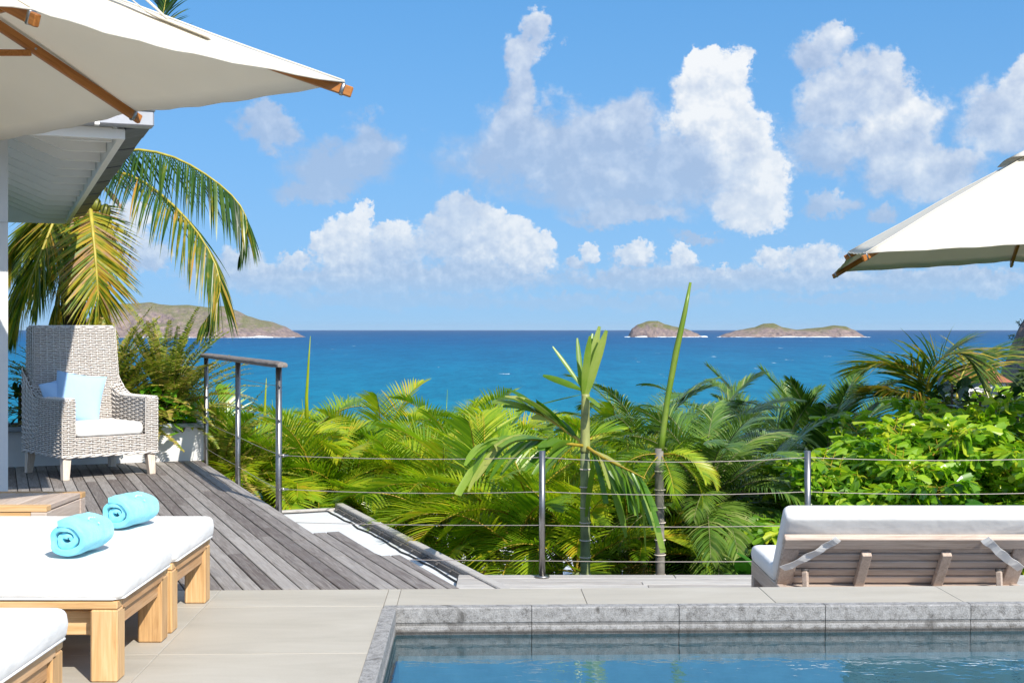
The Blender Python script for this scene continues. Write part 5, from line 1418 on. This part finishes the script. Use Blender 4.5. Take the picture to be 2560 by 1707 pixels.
broad('planter_shrub', 'dark leafy shrub beside the white wall behind the chair', 'shrub', A(50, 960, 12.0), 80, [leafmesh(.12, .05, M['clusia'], ovate, .4, .2, 5)], 1.0, None, gz=PZ, e=(-20, 80), spread=.28)

# ---- undergrowth under the palms and the wood on the far slope
def leafball(mb, c, r, n, sz, lo=.25):
    for _ in range(n):
        d = V(rg.gauss(0, 1), rg.gauss(0, 1), rg.gauss(0, .8)).normalized(); p = c+V(d.x*r.x, d.y*r.y, d.z*r.z)*rg.uniform(.75, 1.05)
        mb.t = min(1, max(0, lo+rg.random()*.5)); l = V(rg.uniform(-1, 1), rg.uniform(-1, 1), rg.uniform(-.8, .3))
        mb.blade(p, l+d*.6, sz*rg.uniform(.7, 1.3), sz*.5, V(rg.uniform(-1, 1), rg.uniform(-1, 1), rg.uniform(-1, 1)), .3, 2)
mb = MB()
for k in range(70):
    y = rg.uniform(10.2, 20); x = rg.uniform(-.42, .40)*y
    if (V(x, y, 0).dot(N) < 3.2 and y < 13.2): continue
    leafball(mb, V(x, y, ground_at(x, y)+rg.uniform(.3, 1.6)), V(.7, .7, .6), 170, .20, .1)
o = mb.build('undergrowth', [M['areca']], None, tint=True); tag(o, 'dense green undergrowth beneath the palms', 'undergrowth', kind='stuff')
M['wood'] = leafmat('far_wood_leaf', [(.0, (.012, .030, .008)), (.4, (.030, .060, .014)), (.7, (.065, .10, .022)), (1, (.16, .17, .06))], .6, .1, .2, .1)
mb = MB()
for k in range(420):
    y = rg.uniform(70, 420)*1.0; x = y*rg.uniform(.375, .50)
    r = rg.uniform(1.6, 3.6)*(y/200)**.4; z = ground_at(x, y)
    if z < -38: continue
    leafball(mb, V(x, y, z+r*.5), V(r, r, r*.75), 90, r*.42, rg.uniform(0, .4))
o = mb.build('far_wood', [M['wood']], None, tint=True); tag(o, 'far wooded slope on the right below the headland', 'wood', kind='stuff')
mb = MB()
for k in range(170):
    x = rg.uniform(248, 330); y = rg.uniform(575, 800); 
    if y > 705: continue
    z = head_z(x, y)
    if z < -8: continue
    leafball(mb, V(x, y, z-.2), V(2.6, 2.6, 1.5), 60, 1.1, rg.uniform(0, .35))
o = mb.build('headland_scrub', [M['wood']], None, tint=True); tag(o, 'green scrub growing on the rocky headland', 'scrub', kind='stuff')

# ---- houses glimpsed below
def house(lab, p, wx, wy, wh, rh, rz, wallm, roofm):
    T = thing('house', lab, 'house', p, rz)
    g0 = min(0, ground_at(p.x, p.y)-.4-p.z); mb = MB(); mb.box((0, 0, (wh+g0)/2), (wx, wy, wh-g0)); mb.build('wall', wallm, T)
    mb = MB(); o_ = .4; a = [mb.vert(q) for q in ((-wx/2-o_, -wy/2-o_, wh), (wx/2+o_, -wy/2-o_, wh), (wx/2+o_, wy/2+o_, wh), (-wx/2-o_, wy/2+o_, wh))]
    b = [mb.vert((-wx/4, 0, wh+rh)), mb.vert((wx/4, 0, wh+rh))]
    mb.face(a[0], a[1], b[1], b[0]); mb.face(a[2], a[3], b[0], b[1]); mb.face(a[1], a[2], b[1]); mb.face(a[3], a[0], b[0]); mb.face(*a[::-1]); mb.build('roof', roofm, T)
    for k in (-1, 0, 1):
        mb = MB(); mb.box((k*wx*.3, -wy/2-.02, wh*.52), (wx*.14, .06, wh*.5)); mb.build('window', M['darkmetal'], T)
    return T
h1 = A(2430, 912, 103); house('house with terracotta roof behind the coconut fronds', V(h1.x, h1.y, h1.z-4.2), 3.6, 3.4, 2.9, 1.3, R(15), M['wall'], M['terracotta'])
h2 = A(1078, 1078, 46); house('house with pinkish red roof glimpsed between the areca fronds', V(h2.x, h2.y, h2.z-4.0), 6, 5, 2.8, 1.3, R(-8), M['wall'], M['terracotta'])
h3 = A(1850, 1290, 21); house('white house low behind the date palms', V(h3.x, h3.y, h3.z-3.3), 5.5, 4, 2.6, .5, R(6), M['wall'], M['membrane'])
# ---- air: even, very thin haze over the whole bay
mb = MB(); mb.box((0, 14500, 34), (89000, 58000, 152))
hm = bpy.data.materials.new('sea_air'); hm.use_nodes = True; t = NT(hm.node_tree); t.n.clear()
ho = t.add('ShaderNodeOutputMaterial'); pv_ = t.add('ShaderNodeVolumePrincipled'); t.l.new(pv_.outputs[0], ho.inputs['Volume'])
pv_.inputs['Color'].default_value = (.82, .90, 1.0, 1); pv_.inputs['Density'].default_value = 9e-6; pv_.inputs['Anisotropy'].default_value = .2
hz = mb.build('haze', hm); hz['kind'] = 'stuff'; hz['label'] = 'thin blue sea haze over the bay'; hz['category'] = 'haze'
